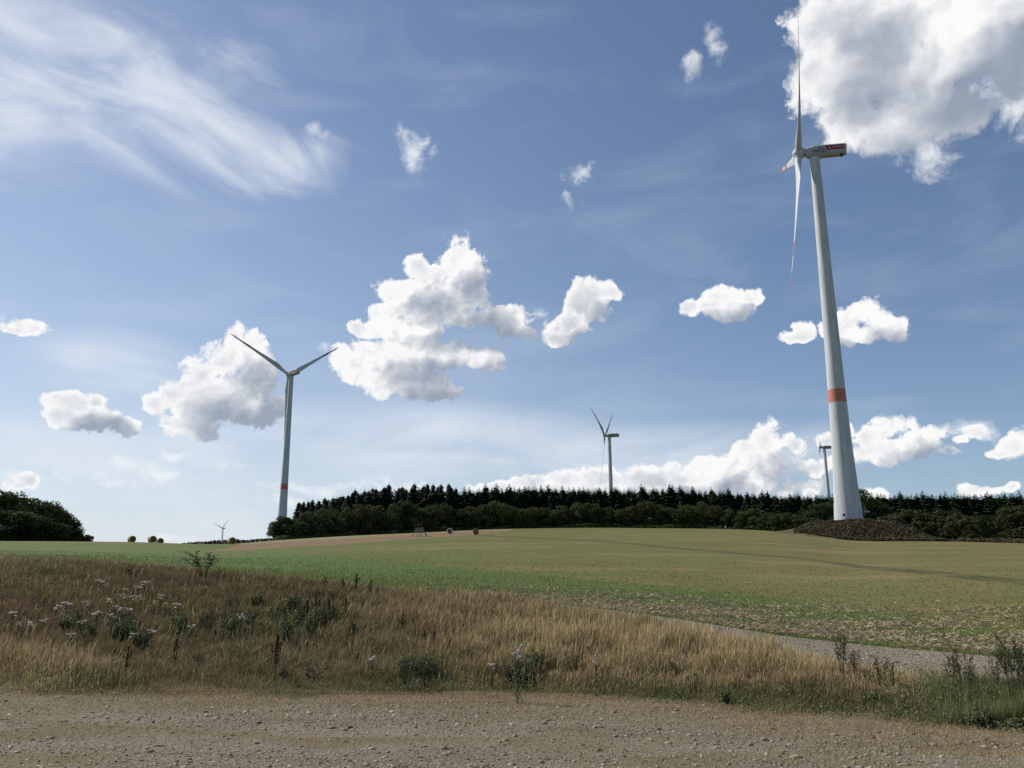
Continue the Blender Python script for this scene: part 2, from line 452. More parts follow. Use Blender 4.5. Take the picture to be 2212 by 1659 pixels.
# ---- wind turbine sites: range from hub and band heights
HUB = 134.0
def t_range(px_top, py_top, px_low, py_low, dh):
    a = azel(px_top, py_top)[1]; b = azel(px_low, py_low)[1]
    return dh / (a - b)
NEAR_R = t_range(1762, 343, 1836, 1135, 131.5)
near_p = at(1836, 1135, NEAR_R)
MOUND = (near_p.x, near_p.y, near_p.z, 27.0)

# ---------------------------------------------------------------- ground sheets
BROWN = [(440,1192),(520,1174),(600,1166.5),(700,1159),(800,1154),(900,1149),(1000,1145),(1060,1143.5),(1110,1143),(1100,1147),(1040,1154),(960,1160),(860,1166),(760,1174),(660,1181),(560,1186),(480,1190)]
def poly_world(pts): return np.array([hit(x, y)[:2] for x, y in pts])
def inside(P, x, y):
    c = np.zeros(len(x), bool); n = len(P); j = n - 1
    for i in range(n):
        a, b = P[i], P[j]
        cond = ((a[1] > y) != (b[1] > y)) & (x < (b[0] - a[0]) * (y - a[1]) / (b[1] - a[1] + 1e-12) + a[0])
        c ^= cond; j = i
    return c
brown_poly = poly_world(BROWN)
def seg_dist(P, x, y):
    d = np.full(len(x), 1e9)
    for a, b in zip(P[:-1], P[1:]):
        ab = b - a; L = (ab ** 2).sum()
        t = np.clip(((x - a[0]) * ab[0] + (y - a[1]) * ab[1]) / L, 0, 1)
        d = np.minimum(d, np.hypot(x - a[0] - t * ab[0], y - a[1] - t * ab[1]))
    return d
tram = poly_world([(1000,1153),(1060,1158),(1170,1163),(1290,1169),(1450,1183),(1600,1196),(1800,1215),(2000,1236),(2212,1257),(2400,1280)])
wetedge = poly_world([(620,1196),(760,1209),(900,1219),(1060,1234),(1200,1247),(1350,1262),(1500,1276),(1650,1290),(1800,1310),(1950,1330),(2212,1370)])

azs = np.concatenate([np.arange(-180, -46, 3.0), np.arange(-46, 46.001, 0.15), np.arange(48, 180.1, 3.0)])
rs = np.concatenate([[0.02, 0.6, 1.4, 2.4], np.exp(np.arange(math.log(3.2), math.log(620), 0.0125)), np.exp(np.arange(math.log(640), math.log(9000), 0.07)), [14000]])
A2, R2 = np.meshgrid(np.radians(azs), rs, indexing='ij')
GX, GY = (np.sin(A2) * R2).ravel(), (np.cos(A2) * R2).ravel()
GZ = height(GX, GY)
na, nr = len(azs), len(rs)
ii, jj = np.meshgrid(np.arange(na - 1), np.arange(nr - 1), indexing='ij')
q0 = (ii * nr + jj).ravel()
quads = np.stack([q0, q0 + 1, q0 + nr + 1, q0 + nr], 1)
cx = GX[quads].mean(1); cy = GY[quads].mean(1)
cr = np.hypot(cx, cy); ca = np.arctan2(cx, cy)
kr, _ = knots(ca)
nz1 = lump(cx, cy, 0.55, 7); nz2 = lump(cx, cy, 1.9, 9)
eA = kr[:, 2] + 0.3 + 0.9 * lump(cx, cy, 2.4, 51) + 0.55 * lump(cx, cy, 0.7, 52)
eB = kr[:, 3] + 0.25 * nz2 + 0.15 * nz1
eC = kr[:, 4] + 0.30 * nz2 + 0.2 * nz1
zone = np.full(len(cx), 4)
zone[cr < kr[:, 7] + 6] = 3
zone[cr < eC] = 2
zone[cr < eB] = 1
zone[cr < eA] = 0
far_side = np.abs(ca) > R(52)
zone[far_side & (cr > 60)] = 4
zone[inside(brown_poly, cx, cy) & (zone == 3)] = 5
mound_d = np.hypot(cx - MOUND[0], cy - MOUND[1])
zone[(mound_d < 25) & (zone >= 3)] = 4

def ground_material(name, stops, nscale, speck, bump, bscale, rough=0.95):
    m, q, b = mat(name, rough, 0.12)
    p = q.n('ShaderNodeNewGeometry').outputs['Position']
    big = q.noise(p, nscale, 5, 0.62)
    col = ramp(q, big, stops)
    fine = q.noise(p, speck, 6, 0.72)
    col = q.mix(q.ss(fine, 0.34, 0.70), q.v('MULTIPLY', col, (0.58, 0.58, 0.56)), q.v('MULTIPLY', col, (1.38, 1.36, 1.32)))
    bn = q.n('ShaderNodeBump'); bn.inputs['Strength'].default_value = 1.0; bn.inputs['Distance'].default_value = bump
    q.put(bn.inputs['Height'], q.noise(p, bscale, 7, 0.7)); q.put(b.inputs['Normal'], bn.outputs[0])
    return m, q, b, col, p
# gravel
def gravel(name, k, dry):
    m, q, b, col, p = ground_material(name, [(0.30, tuple(c * k for c in (0.205, 0.176, 0.134))), (0.50, tuple(c * k for c in (0.265, 0.228, 0.172))), (0.72, tuple(c * k for c in (0.235, 0.192, 0.128)))], 0.7, 26, 0.055, 14)
    vor = q.n('ShaderNodeTexVoronoi'); q.put(vor.inputs['Vector'], p); vor.inputs['Scale'].default_value = 26; vor.inputs['Randomness'].default_value = 1
    sp = q.n('ShaderNodeSeparateXYZ'); q.put(sp.inputs[0], vor.outputs['Color'])
    peb = q.m('MULTIPLY', q.ss(sp.outputs[0], 0.62, 0.95), q.ss(vor.outputs['Distance'], 0.42, 0.26))
    col = q.mix(q.m('MULTIPLY', peb, 0.65), col, tuple(c * k for c in (0.44, 0.41, 0.35)))
    drk = q.m('MULTIPLY', q.ss(sp.outputs[1], 0.70, 0.97), q.ss(vor.outputs['Distance'], 0.45, 0.28))
    col = q.mix(q.m('MULTIPLY', drk, 0.6), col, tuple(c * k for c in (0.07, 0.065, 0.05)))
    cmbx = q.v('MULTIPLY', p, (0.35, 1.0, 1.0))
    pat = q.noise(cmbx, 0.9, 7, 0.68)
    col = q.mix(q.m('MULTIPLY', q.ss(pat, 0.46, 0.60), dry), col, (0.190, 0.152, 0.080))
    q.put(b.inputs['Base Color'], col)
    return m
gravel_m = gravel('gravel', 0.96, 0.85)
gravel2_m = gravel('track_gravel', 1.0, 0.45)
verge_m, q, b, col, p = ground_material('verge_soil', [(0.3, (0.11, 0.088, 0.052)), (0.5, (0.165, 0.130, 0.075)), (0.7, (0.11, 0.108, 0.052))], 0.6, 9, 0.05, 9)
q.put(b.inputs['Base Color'], col)
# crop field: seedlings over soil; thin patches, wheel lines
crop_m, q, b, col, p = ground_material('young_crop', [(0.30, (0.088, 0.112, 0.026)), (0.5, (0.108, 0.124, 0.032)), (0.7, (0.130, 0.132, 0.042))], 0.05, 3.2, 0.06, 2.6)
thin_ = attr(q, 'thin'); wheel = attr(q, 'wheel'); lush = attr(q, 'lush')
n1 = q.noise(p, 0.35, 7, 0.65)
rowp = q.v('MULTIPLY', p, (1.0, 0.25, 1.0))
n2 = q.noise(rowp, 2.2, 5, 0.7)
n3 = q.noise(q.v('MULTIPLY', p, (0.35, 1.0, 1.0)), 0.075, 5, 0.6)
tf = q.ss(q.m('ADD', thin_, q.m('MULTIPLY', q.m('SUBTRACT', q.m('ADD', q.m('MULTIPLY', n1, 0.6), q.m('MULTIPLY', n2, 0.4)), 0.5), 2.2)) , 0.15, 1.0)
soil = q.mix(q.noise(p, 6, 5, 0.7), (0.135, 0.105, 0.046), (0.230, 0.178, 0.080))
col = q.mix(q.m('MULTIPLY', lush, 0.85), col, q.mix(q.ss(q.noise(p, 5, 6, 0.7), 0.35, 0.65), (0.050, 0.088, 0.020), (0.105, 0.162, 0.040)))
col = q.mix(q.m('MULTIPLY', tf, 0.72), col, soil)
col = q.mix(q.m('MULTIPLY', q.m('MULTIPLY', q.ss(n3, 0.50, 0.66), q.ss(thin_, 0.1, 0.45)), 0.55), col, (0.235, 0.165, 0.085))
col = q.mix(q.m('MULTIPLY', wheel, q.ss(n1, 0.3, 0.6, 0.7, 1.0)), col, (0.050, 0.056, 0.024))
q.put(b.inputs['Base Color'], col)
stub_m, q, b, col, p = ground_material('stubble', [(0.3, (0.165, 0.110, 0.060)), (0.5, (0.205, 0.140, 0.076)), (0.75, (0.180, 0.132, 0.074))], 0.06, 2.2, 0.06, 2.2)
q.put(b.inputs['Base Color'], q.mix(q.m('MULTIPLY', attr(q, 'pale'), 0.75), col, (0.225, 0.205, 0.105)))
hill_m, q, b, col, p = ground_material('hill_grass', [(0.3, (0.055, 0.070, 0.028)), (0.5, (0.075, 0.085, 0.036)), (0.7, (0.10, 0.095, 0.05))], 0.02, 1.5, 0.05, 2)
q.put(b.inputs['Base Color'], col)

gr = np.hypot(GX, GY); ga = np.arctan2(GX, GY)
gkr, _ = knots(ga)
azd = np.degrees(ga)
dw = seg_dist(tram, GX, GY)
wheelA = (0.75 + 0.35 * lump(GX, GY, 2.7, 61)) * np.clip(1.4 - np.abs(dw - 0.7) / 0.75, 0, 1) * (gr < 340)
side = np.clip((azd + 10) / 26, 0, 1)                            # the crop thins out towards the right-hand side of the field
edge_r = np.interp(azd, [math.degrees(math.atan2(p[0], p[1])) for p in wetedge], [math.hypot(*p) for p in wetedge])
beyond = np.clip((gr - edge_r) / (3 + 0.05 * edge_r) + 0.5, 0, 1)
thinA = (0.20 + 0.42 * side) * beyond + 0.12 * lump(GX, GY, 55, 2) * beyond
t = (gr - gkr[:, 4])
thinA += np.clip(1 - np.abs(t - 4.5) / 2.6, 0, 1) * np.clip((azd + 4) / 12, 0, 1) * 0.16
lushA = np.clip((1 - beyond) * 0.95 + np.clip(1 - (azd + 22) / 14, 0, 1) * 0.5, 0, 1) * (1 - 0.35 * side)
top_edge = poly_world([(560,1171),(700,1163),(800,1157),(900,1152),(1000,1147),(1190,1143)])
paleA = np.clip(1 - seg_dist(top_edge, GX, GY) / 16, 0, 1)
NAMES = {0: 'gravel_yard', 1: 'verge', 2: 'gravel_track', 3: 'crop_field', 4: 'hills', 5: 'stubble_field'}
MATS = {0: gravel_m, 1: verge_m, 2: gravel2_m, 3: crop_m, 4: hill_m, 5: stub_m}
for zn, nm in NAMES.items():
    sel = quads[zone == zn]
    u, inv = np.unique(sel, return_inverse=True)
    me = mesh_np(nm, np.stack([GX[u], GY[u], GZ[u]], 1), inv.reshape(sel.shape)[:, ::-1], [MATS[zn]], True,
                 {'thin': thinA[u], 'wheel': wheelA[u], 'lush': lushA[u], 'pale': paleA[u]})
    tag(link(nm, me), kind='structure')

# ---------------------------------------------------------------- wind turbines
m_white, q, b = mat('turbine_white', 0.55, 0.22)
p = q.n('ShaderNodeTexCoord').outputs['Object']
stn = q.noise(q.v('MULTIPLY', p, (1.0, 1.0, 0.12)), 0.9, 6, 0.6)
q.put(b.inputs['Base Color'], q.mix(q.ss(stn, 0.3, 0.75), (0.44, 0.455, 0.46), (0.58, 0.595, 0.60)))
m_red = plain('signal_red', (0.46, 0.085, 0.065), 0.45, 0.4, 0.1)
m_band = plain('faded_red_band', (0.47, 0.17, 0.12), 0.5, 0.3, 0.1, 1.0)
m_panel = plain('panel_red', (0.27, 0.018, 0.022), 0.45, 0.4, 0.08)
m_nac = plain('nacelle_grey', (0.42, 0.43, 0.435), 0.6, 0.2, 0.08, 0.8)
m_dark = plain('dark_grey', (0.035, 0.037, 0.04), 0.7, 0.2, 0.2)
m_navy = plain('navy_letters', (0.02, 0.022, 0.06), 0.5, 0.3, 0.05)
m_grey = plain('grey_letters', (0.11, 0.12, 0.15), 0.5, 0.3, 0.05)
m_steel = plain('galvanised_steel', (0.33, 0.34, 0.35), 0.45, 0.5, 0.12)
def blade_mesh(L, side=1):
    mb = MB()
    fr = [0, .02, .05, .09, .13, .17, .21, .26, .32, .40, .50, .60, .659, .66, .70, .769, .77, .82, .879, .88, .92, .96, .985, 1.0]
    K = 20
    rings = []
    for f in fr:
        chord = np.interp(f, [0, .04, .12, .20, .30, .5, .75, .93, .985, 1], [2.3, 2.3, 3.2, 3.75, 3.1, 2.2, 1.45, .95, .5, .08])
        thick = np.interp(f, [0, .04, .12, .20, .30, .5, .75, 1], [1.0, 1.0, .62, .38, .27, .21, .17, .15])
        circ = np.interp(f, [0, .04, .18], [1, 1, 0])
        tw = R(np.interp(f, [0, .12, .2, .4, .7, 1], [16, 16, 13, 7, 2, -1]) + 4)
        ring = []
        for k in range(K):
            a = 2 * PI * k / K
            xc = math.cos(a) * 0.5; yc = math.sin(a) * 0.5
            # aerofoil: sharp trailing edge, quarter-chord on the blade axis
            s_ = 0.5 - xc
            ya = (1 if yc >= 0 else -1) * 2.9 * (0.2969 * math.sqrt(max(s_, 0)) - 0.126 * s_ - 0.3516 * s_ ** 2 + 0.2843 * s_ ** 3 - 0.1015 * s_ ** 4) * 1.7 * 0.5
            u = (xc + np.interp(circ, [0, 1], [-0.22, 0])) * chord
            w = (circ * yc * thick + (1 - circ) * ya * thick * 1.0) * chord
            ring.append((w * math.cos(tw) + u * math.sin(tw), u * math.cos(tw) - w * math.sin(tw), f * L))
        rings.append(ring)
    vs = mb.loft(rings)
    for fc in mb.bm.faces:
        z = sum(v.co.z for v in fc.verts) / len(fc.verts) / L
        fc.material_index = 1 if (.66 < z < .77 or z > .88) else 0
    for v in mb.bm.verts:      # pre-bend upwind
        f = v.co.z / L; v.co.x += 3.2 * (0.55 * f + 0.5 * f * f)
    return mb
def text_mesh(s, size):
    cu = bpy.data.curves.new('letters', 'FONT'); cu.body = s; cu.size = size; cu.extrude = 0.012; cu.offset = 0.02; cu.align_x = 'CENTER'
    o = bpy.data.objects.new('letters', cu); COL.objects.link(o)
    dg = bpy.context.evaluated_depsgraph_get(); me = bpy.data.meshes.new_from_object(o.evaluated_get(dg))
    bpy.data.objects.remove(o); bpy.data.curves.remove(cu)
    return me
def set_mat(me, m): me.materials.clear(); me.materials.append(m)

def make_turbine(label, loc, psi, phi, tilt, group):
    """local +X is the way the rotor faces; the nacelle stretches towards -X"""
    root = thing('wind_turbine', loc, label, 'wind turbine', group, R(90) - psi)
    # tower
    mb = MB(); K = 64
    prof = [(-1.5, 4.75), (0, 4.68), (4, 4.42), (9, 4.08), (15, 3.75), (22, 3.44), (30, 3.18), (38, 2.98), (41.2, 2.92), (45.7, 2.83), (60, 2.6), (75, 2.4), (90, 2.21), (105, 2.03), (119, 1.87), (131.4, 1.74), (131.9, 1.82), (132.4, 1.82)]
    pr2 = []
    for (z0, r0), (z1, r1) in zip(prof[:-1], prof[1:]):
        n = max(1, int((z1 - z0) / 4))
        for i in range(n): pr2.append((z0 + (z1 - z0) * i / n, r0 + (r1 - r0) * i / n))
    pr2.append(prof[-1])
    out = []
    FL = {min(range(len(pr2)), key=lambda j: abs(pr2[j][0] - h_)) for h_ in (61, 76, 105)}
    for i_, (z, r) in enumerate(pr2):
        out.append((z, r))
        pass
    mb.loft([[(math.cos(2 * PI * k / K) * r, math.sin(2 * PI * k / K) * r, z) for k in range(K)] for z, r in out])
    for f in mb.bm.faces:
        z = sum(v.co.z for v in f.verts) / len(f.verts)
        f.material_index = 1 if 41.2 <= z <= 45.7 else 0
    mb.build('tower', [m_white, m_band], root)
    # nacelle, built level in a tilted frame about the tower top
    ti = tilt
    Mt = Matrix.Translation((0, 0, 134.7)) @ Matrix.Rotation(-ti, 4, 'Y')
    ax = Mt
    mb = MB()
    # side profile: x, half width, z bottom, z top
    prof = [(3.35, 1.25, -1.35, 1.25), (2.2, 1.6, -1.95, 1.45), (0.9, 1.85, -2.2, 1.75), (-0.2, 1.9, -2.2, 2.1), (-6.0, 1.9, -1.75, 2.3), (-10.2, 1.9, -1.5, 2.45), (-10.9, 1.75, -1.15, 2.1), (-11.0, 1.35, -0.5, 1.4)]
    rings = []
    for x, hw, zb, zt in prof:
        c = 0.45 if x > -10.5 else 0.3
        cb = 0.95
        rings.append([(x, -hw, zb + cb), (x, -hw, zt - c), (x, -hw + c, zt), (x, hw - c, zt), (x, hw, zt - c), (x, hw, zb + cb), (x, hw - cb, zb), (x, -hw + cb, zb)])
    mb.loft(rings, smooth=False)
    nac = mb.build('nacelle', m_nac, root); nac.matrix_local = ax
    for sd in (-1, 1):
        # red panel with slanted front edge, set proud of the wall
        mb = MB(); y = sd * 1.912
        vs = [mb.bm.verts.new(v) for v in ((-4.3, y, -0.3), (-3.6, y, 1.62), (-10.15, y, 1.82), (-10.15, y, -0.05))]
        vs2 = [mb.bm.verts.new(v.co + Vector((0, -sd * 0.02, 0))) for v in vs]
        mb.bm.faces.new(vs)
        for i in range(4): mb.bm.faces.new((vs[i], vs[(i + 1) % 4], vs2[(i + 1) % 4], vs2[i]))
        pn = mb.build('red_panel', m_panel, nac)
        for s_, size, cx_, cz_, m_ in (('WIND', 1.75, -1.65, -1.05, m_navy), ('ABO', 1.15, -2.4, 0.4, m_grey), ('NORDEX', 0.9, -8.1, 0.62, m_white)):
            me = text_mesh(s_, size); set_mat(me, m_)
            t = link('lettering', me, nac)
            t.matrix_local = Matrix.Translation((cx_, sd * (1.925 if m_ is not m_white else 1.945), cz_)) @ Matrix.Rotation(0 if sd < 0 else PI, 4, 'Z') @ Matrix.Rotation(R(90), 4, 'X')
        mb = MB()
        for pts in (((-5.0, .95), (-5.75, .25), (-5.35, .15), (-4.75, .55)), ((-5.2, .1), (-5.7, -.05), (-5.45, .05)), ((-4.75, 1.1), (-5.6, 1.05), (-5.15, .98))):
            f1_ = [mb.bm.verts.new((x, sd * 1.93, z)) for x, z in pts]
            f2_ = [mb.bm.verts.new((x, sd * 1.915, z)) for x, z in pts]
            mb.bm.faces.new(f1_)
            for i in range(len(pts)): mb.bm.faces.new((f1_[i], f1_[(i + 1) % len(pts)], f2_[(i + 1) % len(pts)], f2_[i]))
        mb.build('emblem', m_white, nac)
    mb = MB(); mb.tube((-9.3, 0.6, -1.66), (-9.3, 0.6, -1.40), .55, .55, 20); mb.tube((-9.3, -0.7, -1.66), (-9.3, -0.7, -1.4), .4, .4, 20)
    mb.build('vent', m_dark, nac)
    mb = MB()
    mb.tube((-3.3, 0.5, 2.05), (-3.3, 0.5, 3.3), .05, .04); mb.tube((-3.3, .1, 3.1), (-3.3, .9, 3.1), .035); mb.tube((-3.3, .9, 3.1), (-3.3, .9, 3.5), .05)
    mb.tube((-3.3, .1, 3.1), (-3.3, .1, 3.45), .09, .05); mb.box((-4.4, 0.2, 2.25), (.35, .5, .18)); mb.tube((-4.9, .6, 2.05), (-4.9, .6, 2.7), .08)
    mb.build('weather_mast', m_steel, nac)
    # hub
    HX = 5.5
    mb = MB()
    mb.loft([[(HX + x, math.cos(2 * PI * k / 28) * r, math.sin(2 * PI * k / 28) * r) for k in range(28)] for x, r in
             ((-2.0, 1.5), (-1.95, 1.85), (-1.0, 1.98), (0.2, 1.95), (1.0, 1.72), (1.6, 1.25), (1.9, 0.7), (2.0, 0.15))])
    for k in range(3):
        a = phi + k * 2 * PI / 3
        d = Vector((0, -math.sin(a), math.cos(a)))
        mb.tube(Vector((HX, 0, 0)) + d * 1.2, Vector((HX, 0, 0)) + d * 2.25, 1.28, 1.22, 28)
    hb = mb.build('hub', m_white, root); hb.matrix_local = ax
    for k in range(3):
        a = phi + k * 2 * PI / 3
        if k == 0: bo = blade_mesh(54.0).build('blade', [m_white, m_red], root)
        else:
            b0 = bo; bo = b0.copy(); bo.name = 'blade'; COL.objects.link(bo); bo.parent = root
        bo.matrix_local = ax @ Matrix.Translation((HX, 0, 0)) @ Matrix.Rotation(a, 4, 'X') @ Matrix.Translation((0, 0, 2.0))
    # fittings at the foot: lamp on a bracket, entrance steps, number plate
    mb = MB(); mb.path([(3.9, 0, 14.3), (4.35, 0, 14.5), (4.7, 0, 14.4), (4.75, 0, 13.9)], [.13, .16, .18, .12], 8)
    return root
def copy_tree(o, parent=None):
    c = o.copy(); COL.objects.link(c)
    if parent is not None: c.parent = parent
    for ch in list(o.children): copy_tree(ch, c)
    return c
GT = 'wind turbines across the hills'
def site(hub_p, psi, sc=1.0):
    n = Vector((math.sin(psi), math.cos(psi), 0))
    b = hub_p - n * 5.5 * sc
    return Vector((b.x, b.y, hub_p.z - (134.7 + 0.5) * sc))
near_ps = R(-76)
nh = at(1724, 330, NEAR_R)
s0 = site(nh, near_ps)
s0.z = MOUND[2] - 0.3
T = make_turbine('huge nearest white turbine on the right with legible lettering on its nacelle', s0, near_ps, R(68.8), R(4.3), GT)
# foot fittings of the near tower
cam_dir = Vector((-s0.x, -s0.y, 0)).normalized()
lft = Vector((-cam_dir.y, cam_dir.x, 0)) * -1
if lft.x > 0: lft = -lft
inv = T.matrix_basis.inverted()
def foot(name, m_, fn):
    mb = MB(); fn(mb); o = mb.build(name, m_); o.parent = T
    o.matrix_parent_inverse = Matrix.Identity(4); o.matrix_basis = Matrix.Rotation(-(R(90) - near_ps), 4, 'Z')
def f_lamp(mb):
    p = lft * 4.05 + cam_dir * 0.9
    mb.path([p + Vector((0, 0, 9.0)), p + lft * .55 + Vector((0, 0, 9.1)), p + lft * 1.0 + Vector((0, 0, 8.9)), p + lft * 1.05 + Vector((0, 0, 8.2))], [.12, .22, .25, .10], 8)
def f_box(mb):
    p = -lft * 4.75 + cam_dir * 0.4
    mb.box(p + Vector((0, 0, 4.6)) - lft * 0.7, (.95, .5, .28)); mb.tube(p + Vector((0, 0, 4.5)) - lft * .2, p + Vector((0, 0, 3.2)) - lft * .1, .09)
def f_plate(mb):
    p = cam_dir * 4.55 + lft * 1.35
    mb.box(p + Vector((0, 0, 3.4)), (.32, .14, .42), rot=Matrix.Rotation(math.atan2(cam_dir.y, cam_dir.x) - R(90), 3, 'Z'))
foot('lamp_bracket', m_dark, f_lamp); foot('canopy', m_steel, f_box); foot('number_plate', m_dark, f_plate)
def far_turbine(label, hub2212, rng_, psi, phi, tilt, sc=1.0):
    hp = at(*hub2212, rng_)
    c = copy_tree(T)
    s_ = site(hp, psi, sc)
    c.location = s_; c.rotation_euler = (0, 0, R(90) - psi); c.scale = (sc, sc, sc)
    c['label'] = label
    Mt = Matrix.Translation((0, 0, 134.7)) @ Matrix.Rotation(-tilt, 4, 'Y')
    k = 0
    for ch in list(c.children):
        nm = ch.name.split('.')[0]
        if nm == 'blade':
            ch.matrix_local = Mt @ Matrix.Translation((5.5, 0, 0)) @ Matrix.Rotation(phi + k * 2 * PI / 3, 4, 'X') @ Matrix.Translation((0, 0, 2.0)); k += 1
        elif nm == 'hub': ch.matrix_local = Mt @ Matrix.Translation((5.5, 0, 0)) @ Matrix.Rotation(phi - R(68.8), 4, 'X') @ Matrix.Translation((-5.5, 0, 0))
        elif nm in ('lamp_bracket', 'canopy', 'number_plate'): bpy.data.objects.remove(ch)
    print('turbine base', tuple(round(v, 1) for v in s_), 'ground', round(gz(s_.x, s_.y), 1))
    return c
far_turbine('turbine on the left with raised blades, its tower foot behind the end of the wood', (622.6, 808.4), 680, R(-43), R(55), R(4.8), 0.985)
far_turbine('turbine in the middle rising behind the spruce wood with one blade hanging down', (1305.8, 940.5), 1037, R(-69.6), R(52.3), R(5.1), 1.1)
far_turbine('turbine partly hidden behind the nearest turbine tower', (1771.1, 965.7), 1186, R(-77.9), R(38.8), R(5.2), 0.97)
far_turbine('tiny far-off turbine on the left standing beyond the bales', (479.7, 1140.9), 2500, R(-73), R(46.1), R(5.3), 0.655)

# ---------------------------------------------------------------- trees
def leafy(name, cols, trans=0.25, rough=0.75):
    m, q, b = mat(name, rough, 0.15)
    oi = q.n('ShaderNodeObjectInfo').outputs['Random']
    p = q.n('ShaderNodeTexCoord').outputs['Object']
    n = q.noise(p, 0.55, 4, 0.6)
    f = q.m('ADD', q.m('MULTIPLY', n, 0.7), q.m('MULTIPLY', attr(q, 'tone'), 0.35))
    f = q.m('ADD', f, q.m('MULTIPLY', q.m('SUBTRACT', oi, 0.5), 0.30))
    col = ramp(q, f, [(0.25, cols[0]), (0.50, cols[1]), (0.78, cols[2])])
    q.put(b.inputs['Base Color'], col)
    if trans:
        tr = q.n('ShaderNodeBsdfTranslucent'); q.put(tr.inputs['Color'], col)
        mx = q.n('ShaderNodeMixShader'); mx.inputs[0].default_value = trans
        q.put(mx.inputs[1], b.outputs[0]); q.put(mx.inputs[2], tr.outputs[0])
        q.put(q.t.nodes['Material Output'].inputs[0], mx.outputs[0])
    return m
m_leaf = leafy('broad_leaves', [(0.028, 0.046, 0.014), (0.052, 0.078, 0.022), (0.096, 0.115, 0.034)], 0.18)
m_leaf2 = leafy('rusty_leaves', [(0.032, 0.042, 0.015), (0.056, 0.068, 0.022), (0.098, 0.098, 0.034)], 0.18)
m_needle = leafy('spruce_needles', [(0.024, 0.044, 0.020), (0.042, 0.068, 0.030), (0.072, 0.098, 0.044)], 0.05)
m_needle2 = leafy('dark_fir_needles', [(0.016, 0.027, 0.014), (0.028, 0.042, 0.020), (0.056, 0.056, 0.026)], 0.05)
m_bark = plain('bark', (0.075, 0.060, 0.045), 0.9, 0.1, 0.3, 4, 0.5)
m_bush = leafy('bush_leaves', [(0.034, 0.044, 0.016), (0.058, 0.068, 0.026), (0.098, 0.098, 0.040)], 0.2)
m_scrub = leafy('heather_scrub', [(0.050, 0.042, 0.026), (0.092, 0.074, 0.044), (0.125, 0.115, 0.055)], 0.15)

def leaf_cards(P, N, size, r_):
    """one small bent leaf-spray (a quad) at each point, facing roughly along N"""
    n = len(P)
    N = N + r_.normal(size=(n, 3)) * 0.75
    N /= np.linalg.norm(N, axis=1)[:, None] + 1e-9
    U = np.cross(N, r_.normal(size=(n, 3))); U /= np.linalg.norm(U, axis=1)[:, None] + 1e-9
    Vv = np.cross(N, U)
    s = (size * r_.uniform(0.6, 1.4, n))[:, None]
    a = P + U * s; b = P + Vv * s * 0.6 + N * s * 0.15; c = P - U * s; d = P - Vv * s * 0.6 + N * s * 0.1
    V = np.stack([a, b, c, d], 1).reshape(-1, 3)
    Q = np.arange(n * 4).reshape(n, 4)
    tone = np.repeat(r_.uniform(0, 1, n), 4)
    return V, Q, tone
def broad_proto(seed, H=1.0, squat=1.0, n=5200, size=0.022):
    """a unit-high broadleaved tree: crown from the ground up, trunk with limbs"""
    r_ = np.random.default_rng(seed)
    P, N = [], []
    lobes = []
    nl = 26
    for i in range(nl):
        h = r_.uniform(0.18, 0.90)
        wid = 0.36 * squat * math.sin(PI * (h * 0.80 + 0.14)) ** 0.6
        a = r_.uniform(0, 2 * PI); d = wid * math.sqrt(r_.uniform(0.15, 1)) * 0.85
        lobes.append((d * math.cos(a), d * math.sin(a), h, r_.uniform(0.085, 0.16)))
    lobes.append((0, 0, 0.84, 0.13))
    for (x, y, z, rr) in lobes:
        k = int(n / len(lobes))
        d = r_.normal(size=(k, 3)); d /= np.linalg.norm(d, axis=1)[:, None]
        rad = rr * r_.uniform(0.55, 1.08, k) ** 0.6 * (1 + 0.18 * np.sin(d[:, 0] * 7 + x * 40) * np.cos(d[:, 2] * 6 + y * 30))
        p = np.array([x, y, z]) + d * rad[:, None] * np.array([1.1, 1.1, 0.85])
        P.append(p); N.append(d)
    P = np.concatenate(P); N = np.concatenate(N)
    # stray twigs break up the outline
    k = n // 9
    idx = r_.integers(0, len(P), k)
    P = np.concatenate([P, P[idx] + N[idx] * r_.uniform(0.01, 0.05, k)[:, None]]); N = np.concatenate([N, N[idx]])
    ok = P[:, 2] > 0.01
    V, Q, t = leaf_cards(P[ok], N[ok], size, r_)
    mb = MB()
    mb.path([(0, 0, -0.03), (0.004, 0.003, 0.2), (-0.006, 0.004, 0.45), (0.004, -0.004, 0.72)], [.024, .018, .013, .005], 7)
    for i in range(9):
        x, y, z, rr = lobes[i]
        z0 = 0.16 + 0.03 * i
        mb.path([(0, 0, z0), (x * .5, y * .5, (z0 + z) / 2), (x * .92, y * .92, z)], [.010, .007, .002], 5)
    return V, Q, t, mb
